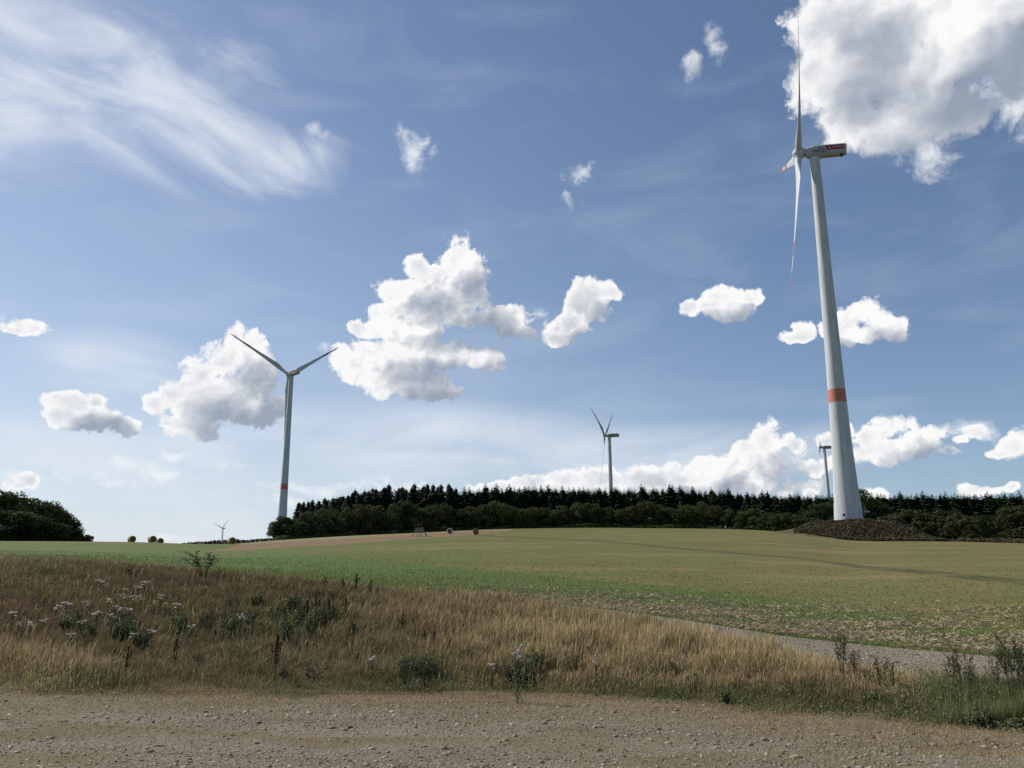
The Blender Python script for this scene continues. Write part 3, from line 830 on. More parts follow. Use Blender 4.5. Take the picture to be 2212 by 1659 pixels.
def spruce_proto(seed, n_wh=34, dense=1.0, spread=0.17, bare=0.05, lead=0.10, ragged=0.2):
    """a unit-high conifer: whorls of drooping branches carrying needle sprays, a bare leader on top"""
    r_ = np.random.default_rng(seed)
    V, Q, tone = [], [], []
    k = 0
    def quad(a, b, c, d, t):
        nonlocal k
        V.extend((a, b, c, d)); Q.append((k, k + 1, k + 2, k + 3)); tone.extend((t,) * 4); k += 4
    for w in range(n_wh):
        f = w / (n_wh - 1)
        z = bare + (1 - lead - bare) * f ** 0.92
        L0 = spread * (1 - f) ** 0.95 * (1 + ragged * r_.normal()) + 0.022
        nb = int(6 + 5 * (1 - f) * dense)
        a0 = r_.uniform(0, 6.28)
        for j in range(nb):
            a = a0 + 2 * PI * j / nb + r_.normal() * 0.15
            L = L0 * r_.uniform(0.65, 1.15)
            droop = L * (0.25 + 0.25 * (1 - f)); up = L * 0.15 * f
            ns = max(2, int(L / 0.028))
            ca_, sa_ = math.cos(a), math.sin(a)
            for s_ in range(ns):
                t0, t1 = s_ / ns, (s_ + 1.25) / ns
                x0, x1 = L * t0, L * t1
                z0_ = z - droop * t0 ** 1.5 + up * t0; z1_ = z - droop * t1 ** 1.5 + up * t1
                wd = 0.020 * (1.15 - 0.6 * t0) + 0.006
                tn = r_.uniform()
                jz = r_.normal() * 0.004
                # a spray is a shallow roof of two leaves either side of the twig
                c0 = (ca_ * x0, sa_ * x0, z0_ + jz); c1 = (ca_ * x1, sa_ * x1, z1_ + jz)
                for sg in (-1, 1):
                    ox, oy = -sa_ * wd * sg, ca_ * wd * sg
                    quad(c0, c1, (c1[0] + ox * .7, c1[1] + oy * .7, c1[2] - wd * .5), (c0[0] * .6 + c1[0] * .4 + ox * 1.3, c0[1] * .6 + c1[1] * .4 + oy * 1.3, c0[2] - wd * .75), tn)
    # leader with short side shoots
    for zz in np.arange(1 - lead, 1.0, 0.016):
        l = 0.010 + (1 - zz) * 0.30
        for j in range(5):
            a = r_.uniform(0, 6.28)
            x, y = math.cos(a) * l, math.sin(a) * l
            quad((0, 0, zz), (x * .5 - y * .3, y * .5 + x * .3, zz + .004), (x, y, zz + l * .3), (x * .5 + y * .3, y * .5 - x * .3, zz + .001), r_.uniform())
    mb = MB()
    mb.path([(0, 0, -0.03), (0, 0, 0.4), (0, 0, 1.0)], [.014, .009, .0012], 7)
    return np.array(V), np.array(Q), np.array(tone), mb
def proto_meshes(fn, name, crown_m, **kw):
    V, Q, t, mb = fn(**kw)
    cm = mesh_np(name + '_crown', V, Q, [crown_m], False, {'tone': t})
    bmesh.ops.recalc_face_normals(mb.bm, faces=mb.bm.faces)
    tm = bpy.data.meshes.new(name + '_trunk'); mb.bm.to_mesh(tm); mb.bm.free(); tm.materials.append(m_bark)
    return cm, tm
BROAD = [proto_meshes(broad_proto, 'broad', m_leaf if i % 3 else m_leaf2, seed=20 + i, squat=[1.0, 1.25, .9, 1.1, 1.35, 1.0][i]) for i in range(6)]
SPRU = [proto_meshes(spruce_proto, 'spruce', m_needle, seed=40 + i, spread=[.17, .15, .19, .16, .18][i], lead=[.12, .10, .13, .09, .11][i]) for i in range(5)]
FIR = [proto_meshes(spruce_proto, 'fir', m_needle2, seed=60 + i, spread=[.17, .20, .18, .19][i], lead=.04, bare=.16, ragged=.3) for i in range(4)]
BUSH = [proto_meshes(broad_proto, 'bush', m_bush, seed=80 + i, squat=[1.9, 1.5, 1.7][i], n=3600, size=0.035) for i in range(3)]
tr = random.Random(5)
def tree(kind, x, y, h, label, cat, group, protos, wide=1.0, z=None):
    cm, tm = protos[tr.randrange(len(protos))]
    z = gz(x, y) if z is None else z
    t = thing(kind, (x, y, z - 0.1), label, cat, group, tr.uniform(0, 6.28))
    t.scale = (h * wide, h * wide, h)
    link('crown', cm, t); link('trunk', tm, t)
    return t
def top_h(px, ytop, r):
    """height a tree needs at range r to reach row ytop, and its ground position"""
    d = ray(px, 1150); hh = math.hypot(d.x, d.y); x, y = d.x / hh * r, d.y / hh * r
    z = gz(x, y)
    return x, y, at(px, ytop, r).z - z
def crest(px):
    a, _ = azel(px, 1160); kr, _ = knots(a); return float(kr[0, 7])
SKX = [560, 592, 637, 662, 687, 712, 735, 762, 782, 807, 837, 882, 910, 938, 969, 986, 1014, 1062, 1112, 1180, 1300, 1400, 1500, 1606, 1660, 1760, 1840, 1969, 2080, 2188, 2320]
SKY = [1118, 1112, 1090, 1083, 1079, 1072, 1066, 1062, 1057, 1054, 1050, 1047, 1047, 1050, 1048, 1059, 1058, 1053, 1052, 1053, 1056, 1054, 1057, 1062, 1066, 1071, 1068, 1068, 1068, 1067, 1072]
sky_y = lambda px: float(np.interp(px, SKX, SKY))
# tall dark firs of the wood's left half
px = 636.0
while px < 985:
    for row in range(3):
        q_ = px + tr.uniform(-9, 9)
        r = crest(q_) + [28, 36, 46][row] + tr.uniform(-2, 2)
        x, y, h = top_h(q_, sky_y(q_) + tr.choice((-7, -2, 0, 3, 6, 11)) + tr.uniform(-2, 2), r)
        side_ = 'left' if q_ < 760 else 'tall'
        tree('fir_tree', x, y, h, 'dark fir at the sloping left end of the wood' if q_ < 760 else 'tall dark fir on the crest of the wood behind the wooden stand', 'fir tree',
             'firs at the left end of the wood' if q_ < 760 else 'firs on the crest of the wood', FIR, 1.35)
    px += 14.5
# spruce plantation along the skyline
n_sp = 0
px = 985.0
while px < 2260 and n_sp < 235:
    for row in range(2):
        q_ = px + tr.uniform(-5, 5) + row * 5
        if 1800 < q_ < 1872 and row == 1: continue
        r = crest(min(q_, 1700)) + [30, 37][row] + tr.uniform(-2.5, 2.5)
        if q_ > 1700: r = 372 + [0, 7][row] + tr.uniform(-2, 2)
        x, y, h = top_h(q_, sky_y(q_) + tr.uniform(-4, 4) + (-7 if tr.random() < .12 else 0), r)
        if q_ < 1330: lb, gp = 'slender spruce in the skyline row between the fir crest and the middle turbine', 'spruces left of the middle turbine'
        elif q_ < 1835: lb, gp = 'slender spruce in the skyline row between the middle turbine and the nearest turbine', 'spruces left of the nearest turbine'
        else: lb, gp = 'slender spruce in the skyline row right of the nearest turbine', 'spruces right of the nearest turbine'
        tree('spruce_tree', x, y, h, lb, 'spruce tree', gp, SPRU, tr.uniform(1.7, 2.3)); n_sp += 1
    px += 10.8
print('spruces', n_sp)
# broadleaved edge of the wood
EDGE = [(608,1112,16),(632,1118,14),(655,1104,14),(684,1100,16),(716,1094,16),(748,1092,16),(782,1088,15),(812,1090,15),(846,1084,16),(872,1080,16),(905,1096,13),(934,1088,14),(962,1086,16),(992,1098,14),(1022,1092,14),
 (1050,1086,15),(1078,1082,15),(1105,1090,15),(1130,1096,12),(1160,1094,14),(1190,1100,13),(1218,1090,15),(1250,1082,15),(1282,1086,14),(1310,1094,13),(1338,1098,13),(1366,1092,14),(1396,1080,15),(1428,1086,14),(1458,1096,12),
 (1486,1088,14),(1516,1080,16),(1545,1092,13),(1572,1098,12),(1602,1102,12),(1630,1098,14),(1660,1104,12),(1690,1106,12),(1718,1110,12),(1745,1100,13),(1772,1086,13),(1798,1084,15)]
for i, (x_, yt, dr) in enumerate(EDGE):
    lab = {0: 'round broadleaved tree at the far left tip of the wood, beside the left turbine tower',
           40: 'light olive tree just left of the nearest turbine tower', 41: 'bushy tree touching the left side of the nearest turbine tower'}.get(i)
    gp = 'broadleaved trees along the edge of the wood'
    if lab is None:
        if x_ < 900: lab, gp = 'broadleaved tree in the edge of the wood left of the wooden stand', gp + ', left part'
        elif x_ < 1320: lab, gp = 'broadleaved tree in the edge of the wood between the stand and the middle turbine', gp + ', middle part'
        else: lab, gp = 'broadleaved tree in the edge of the wood between the middle turbine and the nearest turbine', gp + ', right part'
    r = crest(min(x_, 1700)) + dr
    if x_ > 1700: r = 340 + dr
    x, y, h = top_h(x_, yt, r)
    tree('broadleaved_tree', x, y, h, lab, 'tree', gp, BROAD, max(0.9, 11.0 / h) * tr.uniform(0.95, 1.15))
# trees right of the near turbine
for x_, yt, r, lab, w_ in ((1872, 1052, 352, 'tall round tree right beside the nearest turbine tower, rising above the spruces', 1.05), (1900, 1078, 350, 'lower rounded tree second to the right of the nearest turbine tower', 1.1),
                           (2200, 1088, 290, 'big olive tree at the right edge of the picture', 1.3), (2150, 1112, 300, 'small olive tree left of the big olive tree at the right edge', 1.3)):
    x, y, h = top_h(x_, yt, r)
    tree('broadleaved_tree', x, y, h, lab, 'tree', None, BROAD[2:], w_)
for i, (x_, yt, r) in enumerate([(1925, 1108, 335), (1950, 1106, 330), (1978, 1100, 332), (2005, 1112, 328), (2032, 1102, 330), (2060, 1108, 326), (2088, 1116, 322), (2112, 1110, 325), (2138, 1122, 312), (1990, 1124, 318), (2046, 1126, 316), (2100, 1132, 308), (2170, 1130, 300), (1940, 1124, 325),
                                 (1704, 1118, 340), (1730, 1118, 338), (1760, 1116, 338), (1680, 1120, 345)]):
    x, y, h = top_h(x_, yt, r)
    tree('bush', x, y, h, 'green bush in the thicket between the scrub mound and the right-hand spruces' if x_ > 1800 else 'low bush at the wood edge left of the scrub mound', 'bush',
         'bushes right of the nearest turbine' if x_ > 1800 else 'bushes left of the scrub mound', BUSH, tr.uniform(0.9, 1.2))
# left clump beyond the bales
LEFT = [(-45, 1058, 276, 1.15), (-8, 1060, 278, 1.1), (22, 1064, 274, 1.1), (48, 1070, 276, 1.05), (70, 1086, 274, 1.0), (92, 1082, 277, 1.05), (110, 1084, 273, .95), (124, 1099, 275, 1.0), (140, 1118, 272, 1.2), (152, 1136, 270, 1.3),
        (-25, 1100, 266, 1.5), (15, 1100, 265, 1.5), (55, 1108, 264, 1.5), (95, 1112, 264, 1.4), (125, 1130, 264, 1.4)]
for i, (x_, yt, r, w_) in enumerate(LEFT):
    x, y, h = top_h(x_, yt, r)
    tree('broadleaved_tree', x, y, h, 'dark tree in the clump on the left skyline', 'tree', 'clump of trees on the left skyline', BROAD, w_ * 1.15)
for x_, yt, r, lab in ((174, 1150, 270, 'small bush at the right foot of the left clump of trees'), (190, 1157, 272, 'last low bush right of the left clump, nearest the bales')):
    x, y, h = top_h(x_, yt, r); tree('bush', x, y, h, lab, 'bush', None, BUSH, 1.35)

def cards_object(name, P, N, size, m_, seed, **tags):
    V, Q, t = leaf_cards(P, N, size, np.random.default_rng(seed))
    o = link(name, mesh_np(name, V, Q, [m_], False, {'tone': t})); tag(o, **tags); return o
# low scrub on the turbine's mound and along the field edge to the right
def scrub_from(px0, px1, ylow, yhigh, seed, n, hh):
    r_ = np.random.default_rng(seed)
    P = []
    xs = r_.uniform(px0, px1, n)
    azs_ = np.array([azel(a_, 1160)[0] for a_ in np.linspace(px0, px1, 60)])
    az = np.interp(xs, np.linspace(px0, px1, 60), azs_)
    f = (xs - px0) / (px1 - px0)
    rl = np.interp(f, np.linspace(0, 1, len(ylow)), ylow); rh = np.interp(f, np.linspace(0, 1, len(yhigh)), yhigh)
    r = rl + (rh - rl) * r_.uniform(0, 1, n)
    x, y = np.sin(az) * r, np.cos(az) * r
    z = height(x, y)
    H = hh * (0.65 + 0.45 * lump(x, y, 3.1, seed) + 0.5 * lump(x, y, 1.2, seed + 1)) * np.clip(np.minimum(f, 1 - f) * 14, 0.25, 1)
    u = r_.uniform(0, 1, n) ** 0.6
    z = z + H * u
    return np.stack([x, y, z], 1)
Pm = scrub_from(1716, 2060, [284, 276, 273, 272, 273, 278], [292, 300, 304, 303, 300, 292], 3, 60000, 1.0)
Pm2 = scrub_from(2055, 2330, [276, 268, 262, 262], [286, 292, 292, 292], 5, 30000, 1.0)
P_ = np.concatenate([Pm, Pm2])
cards_object('scrub', P_, np.tile([0, -0.3, 1.0], (len(P_), 1)), 0.26, m_scrub, 9, kind='stuff', label='brown and green scrub over the low mound at the foot of the nearest turbine', cat='scrub')
# the dense spruce stand behind the countable front rows
r_ = np.random.default_rng(30); n = 46000
kx = np.linspace(655, 2330, 240)
kaz = np.array([azel(a_, 1160)[0] for a_ in kx])
ktop = np.array([at(a_, sky_y(a_) + 6.5, (372 if a_ > 1700 else crest(a_) + 34)).z for a_ in kx])
kcr = np.array([372.0 if a_ > 1700 else crest(a_) + 34 for a_ in kx])
xs = r_.uniform(655, 2330, n); az = np.interp(xs, kx, kaz); rr_ = np.interp(xs, kx, kcr) + r_.uniform(4, 16, n)
x, y = np.sin(az) * rr_, np.cos(az) * rr_
tp = np.interp(xs, kx, ktop) + 1.0 * lump(x * 1.0, y, 1.7, 3) + 0.9 * lump(x, y, 0.8, 9)
g0 = height(x, y)
P_ = np.stack([x, y, g0 + (tp - g0) * r_.uniform(0, 1, n) ** 0.45], 1)
cards_object('spruce_stand', P_, np.tile([0, -0.6, 0.8], (n, 1)), 0.42, m_needle, 10, kind='stuff', label='dense dark stand of spruces behind the front rows of the wood', cat='wood')
# weeds and saplings under the edge of the wood
r_ = np.random.default_rng(31)
n = 26000
xs = r_.uniform(590, 1790, n); az = np.interp(xs, np.linspace(590, 1790, 80), [azel(a_, 1160)[0] for a_ in np.linspace(590, 1790, 80)])
cr_ = np.interp(xs, np.linspace(590, 1790, 80), [crest(min(a_, 1700)) + 7 for a_ in np.linspace(590, 1790, 80)])
r = cr_ + r_.uniform(0, 9, n); x, y = np.sin(az) * r, np.cos(az) * r
H = 1.5 + 1.1 * lump(x, y, 7, 2) + 0.5 * lump(x, y, 2, 5)
P_ = np.stack([x, y, height(x, y) + np.clip(H, .3, 4) * r_.uniform(0, 1, n)], 1)
cards_object('undergrowth', P_, np.tile([0, -0.5, 1.0], (n, 1)), 0.34, m_leaf, 10, kind='stuff', label='dark weeds and saplings under the edge of the wood', cat='undergrowth')
# dark hedge far beyond the bales
r_ = np.random.default_rng(33); n = 22000
xs = r_.uniform(385, 640, n); az = np.interp(xs, np.linspace(385, 640, 20), [azel(a_, 1160)[0] for a_ in np.linspace(385, 640, 20)])
r = r_.uniform(400, 432, n); x, y = np.sin(az) * r, np.cos(az) * r
zt = np.interp(xs, [385, 420, 470, 520, 560, 640], [1179.5, 1176.5, 1173, 1170.5, 1168, 1166]) 
tz_ = np.array([at(a_, b_, 416).z for a_, b_ in zip(np.linspace(385, 640, 20), np.interp(np.linspace(385, 640, 20), [385, 420, 470, 520, 560, 640], [1179.5, 1176.5, 1173, 1170.5, 1168, 1166]))])
top = np.interp(xs, np.linspace(385, 640, 20), tz_) + 0.7 * lump(x, y, 6, 4)
g0 = height(x, y)
P_ = np.stack([x, y, g0 + (top - g0) * r_.uniform(0, 1, n) ** 0.5], 1)
cards_object('distant_hedge', P_, np.tile([0, -0.5, 1.0], (n, 1)), 0.8, leafy('hedge_leaves', [(0.04, 0.045, 0.03), (0.07, 0.072, 0.045), (0.09, 0.088, 0.055)], 0.0), 10, kind='stuff', label='long dark hedge on the skyline behind the single round bale', cat='hedge')

# ---------------------------------------------------------------- bales
m_straw = plain('straw_side', (0.42, 0.33, 0.19), 0.95, 0.05, 0.22, 9, 0.4)
m_shadedend = plain('straw_end', (0.14, 0.095, 0.055), 0.95, 0.05, 0.35, 7, 0.5)  # bale ends: their shade is painted in as a darker straw colour
m_pale = plain('pale_straw', (0.62, 0.58, 0.48), 0.8, 0.1, 0.15, 9, 0.2)  # paler colour for the rolled side of one bale
def bale(x, y, rz, label, group, sc=1.0, wrap=m_straw):
    z = gz(x, y)
    root = thing('round_bale', (x, y, z), label, 'straw bale', group, rz)
    root.scale = (sc, sc, sc)
    mb = MB(); K = 32; rr = 0.76
    prof = [(-.64, .62), (-.655, .70), (-.62, .755), (-.5, .775), (-.2, .765), (.15, .78), (.5, .77), (.62, .75), (.655, .70), (.64, .62)]
    rnd = random.Random(int(x * 10))
    wob = [1 + rnd.uniform(-.012, .012) for _ in range(K)]
    mb.loft([[(xx, math.cos(2 * PI * k / K) * r * wob[k], max(-.70, math.sin(2 * PI * k / K) * r * wob[k]) + .70) for k in range(K)] for xx, r in prof], cap=False)
    mb.build('rolled_side', wrap, root)
    for s_ in (-1, 1):
        mb = MB(); rings = []
        for r, dx in ((.63, 0), (.52, .012), (.50, -.01), (.38, .012), (.36, -.012), (.22, .008), (.20, -.012), (.04, 0)):
            rings.append([(s_ * (.645 + dx), math.cos(2 * PI * k / K) * r, max(-.70, math.sin(2 * PI * k / K) * r) + .70) for k in range(K)])
        mb.loft(rings, cap=True); mb.build('straw_end', m_shadedend, root)
    return root
def bale_at(px, py, r, rzdeg, label, group=None, sc=1.0, wrap=m_straw):
    d = ray(px, py); h = math.hypot(d.x, d.y)
    return bale(d.x / h * r, d.y / h * r, R(rzdeg), label, group, sc, wrap)
bale_at(284, 1172, 236, -44, 'pale straw bale standing alone on the left skyline', None, 1.1)
bale_at(328, 1172, 232, -42, 'larger bale of the touching pair on the left skyline', None, 1.12)
bale_at(344.5, 1172, 243, -40, 'smaller, farther bale of the touching pair on the left skyline', None, 1.08)
bale_at(499, 1183, 222, -48, 'sunlit straw bale at the left end of the brown stubble strip', None, 1.1)
b5 = hit(972, 1153); bale(b5.x, b5.y, R(-96), 'straw bale with a white top, the left one of the two before the wood', None, 1.08, m_pale)
b6 = hit(1028, 1155); bale(b6.x, b6.y, R(-92), 'dark straw bale, the right one of the two before the wood', None, 1.08)

# ---------------------------------------------------------------- wooden hunting stand on splayed legs
m_wood = plain('weathered_wood', (0.20, 0.175, 0.15), 0.85, 0.1, 0.25, 3)
m_wood2 = plain('dark_wood', (0.07, 0.06, 0.05), 0.85, 0.1, 0.25, 3)
h_ = hit(906, 1159)
hs = thing('hunting_stand', (h_.x, h_.y, h_.z), 'weathered grey wooden stand with splayed legs and a ladder frame at the field edge', 'hunting stand', None, R(8))
sc = 1.0
for sx in (-1, 1):
    for sy in (-.7, .7):
        mb = MB(); mb.tube((sx * 2.1, sy * 1.3, -.1), (sx * .85, sy * .8, 2.3), .09, .07); mb.build('leg', m_wood, hs)
for sx in (-.75, -.25, .25, .7):
    mb = MB(); mb.tube((sx, -.62, -.1), (sx * .95, -.6, 1.2), .055); mb.build('post', m_wood, hs)
mb = MB()
for i in range(9): mb.box((-.88 + i * .22, -.66, 1.75), (.10, .025, .62 + .03 * ((i * 7) % 3)))
for i in range(5): mb.box((-.99, -.5 + i * .25, 1.72), (.025, .11, .6)); mb.box((1.0, -.5 + i * .25, 1.72), (.025, .11, .6))
mb.build('cabin_wall', m_wood, hs)
mb = MB(); mb.box((0, 0, 1.12), (1.05, .7, .05)); mb.build('floor', m_wood2, hs)
for sx, t_ in ((-1.45, 4.9), (.55, 4.2)):
    mb = MB(); mb.tube((sx, -.2, 1.2), (sx, -.2, t_), .07, .05); mb.build('mast', m_wood2, hs)
mb = MB(); mb.tube((-1.45, -.2, 3.0), (.55, -.2, 3.4), .045); mb.tube((-1.45, -.2, 2.0), (.55, -.2, 2.4), .045); mb.tube((-1.45, -.2, 2.0), (-.3, -.2, 4.1), .04); mb.build('brace', m_wood2, hs)
mb = MB(); mb.box((-.1, -.3, 3.0), (.42, .3, .06), rot=Matrix.Rotation(R(-18), 3, 'Y')); mb.build('seat', m_wood, hs)
# little marker post in front of the wood
mp = hit(1568, 1147); 
t = thing('marker_post', (mp.x, mp.y, mp.z), 'small white-topped marker post in front of the wood', 'marker post')
mb = MB(); mb.tube((0, 0, -.1), (0, 0, .75), .09); mb.build('post', m_wood2, t)
mb = MB(); mb.tube((0, 0, .75), (0, 0, 1.55), .17, .15); mb.tube((0, 0, 1.55), (0, 0, 1.7), .15, .04); mb.build('white_cap', m_white, t)

# ---------------------------------------------------------------- grasses of the verge
def photo_xy(x, y, z):
    c, s = math.cos(PITCH), math.sin(PITCH); Z = z - EYE
    f = y * c + Z * s; u = -y * s + Z * c
    return (512 + F * x / f) / PX, (384 - F * u / f) / PX
def gauss(px, py, lst):
    w = np.zeros(len(px))
    for (a, b, ra, rb, k) in lst: w = np.maximum(w, k * np.exp(-((px - a) / ra) ** 2 - ((py - b) / rb) ** 2))
    return w
def grass_mat(name, cols, trans=0.3):
    m, q, b = mat(name, 0.75, 0.15)
    col = ramp(q, attr(q, 'tone'), [(i / (len(cols) - 1), c) for i, c in enumerate(cols)])
    col = q.mix(attr(q, 'tip'), q.v('MULTIPLY', col, (0.72, 0.70, 0.68)), q.v('MULTIPLY', col, (1.12, 1.10, 1.06)))  # blade colour painted shaded at the foot, lit at the tip
    q.put(b.inputs['Base Color'], col)
    tr_ = q.n('ShaderNodeBsdfTranslucent'); q.put(tr_.inputs['Color'], col)
    mx = q.n('ShaderNodeMixShader'); mx.inputs[0].default_value = trans
    q.put(mx.inputs[1], b.outputs[0]); q.put(mx.inputs[2], tr_.outputs[0])
    q.put(q.t.nodes['Material Output'].inputs[0], mx.outputs[0])
    return m
def blades(name, x, y, z, h, w, tone, m_, r_, lean=0.18, spread=0.35, head=False, **tags):
    """each blade: a tapering strip of three triangles bent by the wind; head=True adds a seed plume"""
    n = len(x)
    a = r_.uniform(0, 2 * PI, n); ux, uy = np.cos(a), np.sin(a)
    ux = ux * 0.6 + 0.5; nrm = np.hypot(ux, uy) + 1e-6; ux, uy = ux / nrm, uy / nrm
    b = r_.uniform(0, 2 * PI, n); k = spread * r_.uniform(0, 1, n) ** 1.3
    lx = (np.cos(b) * k + lean) * h; ly = np.sin(b) * k * h
    def pt(t, wf, s):
        return np.stack([x + lx * t ** 1.8 + ux * w * wf * s, y + ly * t ** 1.8 + uy * w * wf * s, z + h * t * (1 - 0.12 * k)], 1)
    if head:
        pts = [pt(0, .5, -1), pt(0, .5, 1), pt(.62, .35, -1), pt(.62, .35, 1), pt(.80, 1.5, -1), pt(.80, 1.5, 1), pt(1, .2, 0)]
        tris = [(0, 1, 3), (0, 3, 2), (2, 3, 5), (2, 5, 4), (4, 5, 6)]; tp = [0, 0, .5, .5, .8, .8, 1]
    else:
        pts = [pt(0, .9, -1), pt(0, .9, 1), pt(.55, .7, -1), pt(.55, .7, 1), pt(1, .1, 0)]
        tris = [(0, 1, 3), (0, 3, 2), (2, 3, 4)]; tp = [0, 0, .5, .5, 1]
    kv = len(pts)
    V = np.stack(pts, 1).reshape(-1, 3)
    T_ = (np.arange(n)[:, None, None] * kv + np.array(tris)[None]).reshape(-1, 3)
    o = link(name, mesh_np(name, V, T_, [m_], False, {'tone': np.repeat(np.clip(tone, 0, 1), kv), 'tip': np.tile(tp, n)}))
    tag(o, **tags)
    return o
m_gr = grass_mat('dry_grass', [(0.135, 0.090, 0.055), (0.235, 0.172, 0.098), (0.350, 0.278, 0.150), (0.465, 0.372, 0.205), (0.590, 0.485, 0.290)])
m_gg = grass_mat('green_grass', [(0.055, 0.074, 0.030), (0.092, 0.118, 0.046), (0.145, 0.168, 0.066), (0.220, 0.225, 0.100), (0.320, 0.295, 0.150)])
GREEN = [(60,1500,90,30,.8),(190,1475,120,22,.9),(330,1450,80,30,.5),(540,1420,110,60,.75),(430,1350,120,60,.6),(250,1370,110,45,.7),(620,1340,120,55,.95),(700,1300,80,40,.6),(640,1490,150,30,1),
 (880,1470,120,40,.95),(760,1470,60,30,.6),(700,1395,110,22,.6),(1000,1480,90,35,.7),(1040,1340,50,35,.6),(1130,1480,50,60,.9),(1300,1500,140,30,.8),(1450,1505,110,36,.9),(1600,1515,120,34,.9),(1780,1530,150,36,.85),
 (1950,1535,150,50,.8),(2090,1530,120,70,1.0),(2190,1560,90,80,1.0),(2230,1500,60,60,1),(1900,1500,60,30,.4),(520,1240,100,12,.5),(800,1275,120,10,.4),(100,1230,100,18,.4)]
TAN = [(1250,1400,330,75,1.0),(1500,1420,300,75,1.0),(1720,1440,220,60,1.0),(1000,1330,200,50,.75),(1120,1370,150,80,.8),(1900,1470,110,45,.8),(150,1465,110,28,.9),(60,1430,120,40,.5),(800,1330,160,30,.35),(2060,1490,60,30,.5)]
RUST = [(350,1260,420,60,.9),(50,1300,200,60,.6),(620,1280,200,40,.8),(900,1340,120,60,.7)]
r_ = np.random.default_rng(77)
def verge_points(n, power=0.0, lo=0.0, hi=1.0, azlim=38):
    az = R(1) * r_.uniform(-azlim, azlim, n)
    kr, _ = knots(az)
    u = r_.uniform(0, 1, n)
    a, b = kr[:, 2] + lo, kr[:, 3] * hi
    r = a + (b - a) * u
    x, y = np.sin(az) * r, np.cos(az) * r
    return x, y, r, kr
n = 480000
x, y, r, kr = verge_points(n, lo=-1.3)
keep = r_.uniform(0, 1, n) < np.clip((r - kr[:, 2] - 0.3 - 0.9 * lump(x, y, 2.4, 51) - 0.55 * lump(x, y, 0.7, 52)) * 1.4 + 0.6, 0.0, 1)
x, y, r, kr = x[keep], y[keep], r[keep], kr[keep]; n = len(x)
z = height(x, y)
px_, py_ = photo_xy(x, y, z)
py_ = py_ - 12
G_, T_, U_ = gauss(px_, py_, GREEN), gauss(px_, py_, TAN), gauss(px_, py_, RUST)
patch = lump(x, y, 0.9, 3) * 0.5 + lump(x, y, 2.6, 8) * 0.5
G_ = G_ + 0.45 * patch
front = np.clip((r - kr[:, 2] - 0.3 - 0.9 * lump(x, y, 2.4, 51) - 0.55 * lump(x, y, 0.7, 52)) / 1.9, 0, 1)
clump = np.clip(0.75 + 0.5 * lump(x, y, 0.45, 6), 0.25, 1.2)
isg = (r_.uniform(0, 1, n) < np.clip(0.16 + 0.78 * G_, 0.04, 0.93))
# height of the stand
hgt = (0.28 + 0.34 * T_ + 0.12 * U_ + 0.10 * G_) * (0.22 + 0.78 * front) * clump
hgt = hgt * np.interp(px_, [1350, 1700, 2200], [1.0, 1.0, 0.9])
hgt = hgt * r_.uniform(0.55, 1.15, n)
back = np.clip((kr[:, 3] - r) / 2.6, 0.3, 1)
hgt = hgt * back
w = np.maximum(0.0030, 0.00024 * r) * r_.uniform(0.7, 1.4, n)
tone = 0.23 + 0.37 * T_ - 0.20 * U_ + 0.18 * (1 - front) + 0.17 * r_.normal(size=n) + 0.16 * patch + (r_.uniform(0, 1, n) > 0.965) * 0.35
d_ = ~isg
tall = d_ & (T_ > 0.35) & (r_.uniform(0, 1, n) < 0.75)
d2_ = d_ & ~tall
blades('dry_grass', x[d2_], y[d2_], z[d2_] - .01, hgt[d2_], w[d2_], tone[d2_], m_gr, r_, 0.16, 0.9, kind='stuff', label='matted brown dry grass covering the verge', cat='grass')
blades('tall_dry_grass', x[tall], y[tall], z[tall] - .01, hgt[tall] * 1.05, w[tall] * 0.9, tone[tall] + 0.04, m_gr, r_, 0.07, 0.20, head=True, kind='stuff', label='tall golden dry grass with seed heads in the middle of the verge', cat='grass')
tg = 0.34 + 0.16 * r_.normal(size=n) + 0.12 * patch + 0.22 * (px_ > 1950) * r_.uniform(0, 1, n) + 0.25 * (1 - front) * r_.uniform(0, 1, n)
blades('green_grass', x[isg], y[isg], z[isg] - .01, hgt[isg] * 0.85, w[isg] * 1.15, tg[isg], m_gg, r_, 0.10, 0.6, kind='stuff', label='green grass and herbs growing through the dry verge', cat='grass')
# emergent stalks standing above the rest, and tangled fallen ones
for nm, n, lo_, hi_, ln, sp, lb in (('grass_stalks', 15000, .42, .85, .10, .35, 'tall single grass stalks with seed heads standing above the verge'), ('fallen_stalks', 26000, .25, .55, .25, 2.2, 'tangled fallen straw lying through the verge')):
    x, y, r, kr = verge_points(n, lo=0.8)
    z = height(x, y); px_, py_ = photo_xy(x, y, z)
    T2_ = gauss(px_, py_ - 12, TAN); pt2 = lump(x, y, 1.1, 40) * .5 + lump(x, y, .4, 41) * .5
    keep = r_.uniform(0, 1, n) < np.clip(.45 + .5 * T2_ + .8 * pt2, .03, 1)
    x, y, z, r, T2_ = x[keep], y[keep], z[keep], r[keep], T2_[keep]; k_ = kr[keep]
    edge_ = np.clip((k_[:, 3] - r) / 3, .35, 1) * np.clip((r - k_[:, 2]) / 2, .3, 1)
    blades(nm, x, y, z - .01, r_.uniform(lo_, hi_, len(x)) * (.72 + .28 * T2_) * edge_, np.maximum(.0032, .00026 * r), .30 + .38 * T2_ + .2 * r_.normal(size=len(x)), m_gr, r_, ln, sp, head=True, kind='stuff', label=lb, cat='grass')
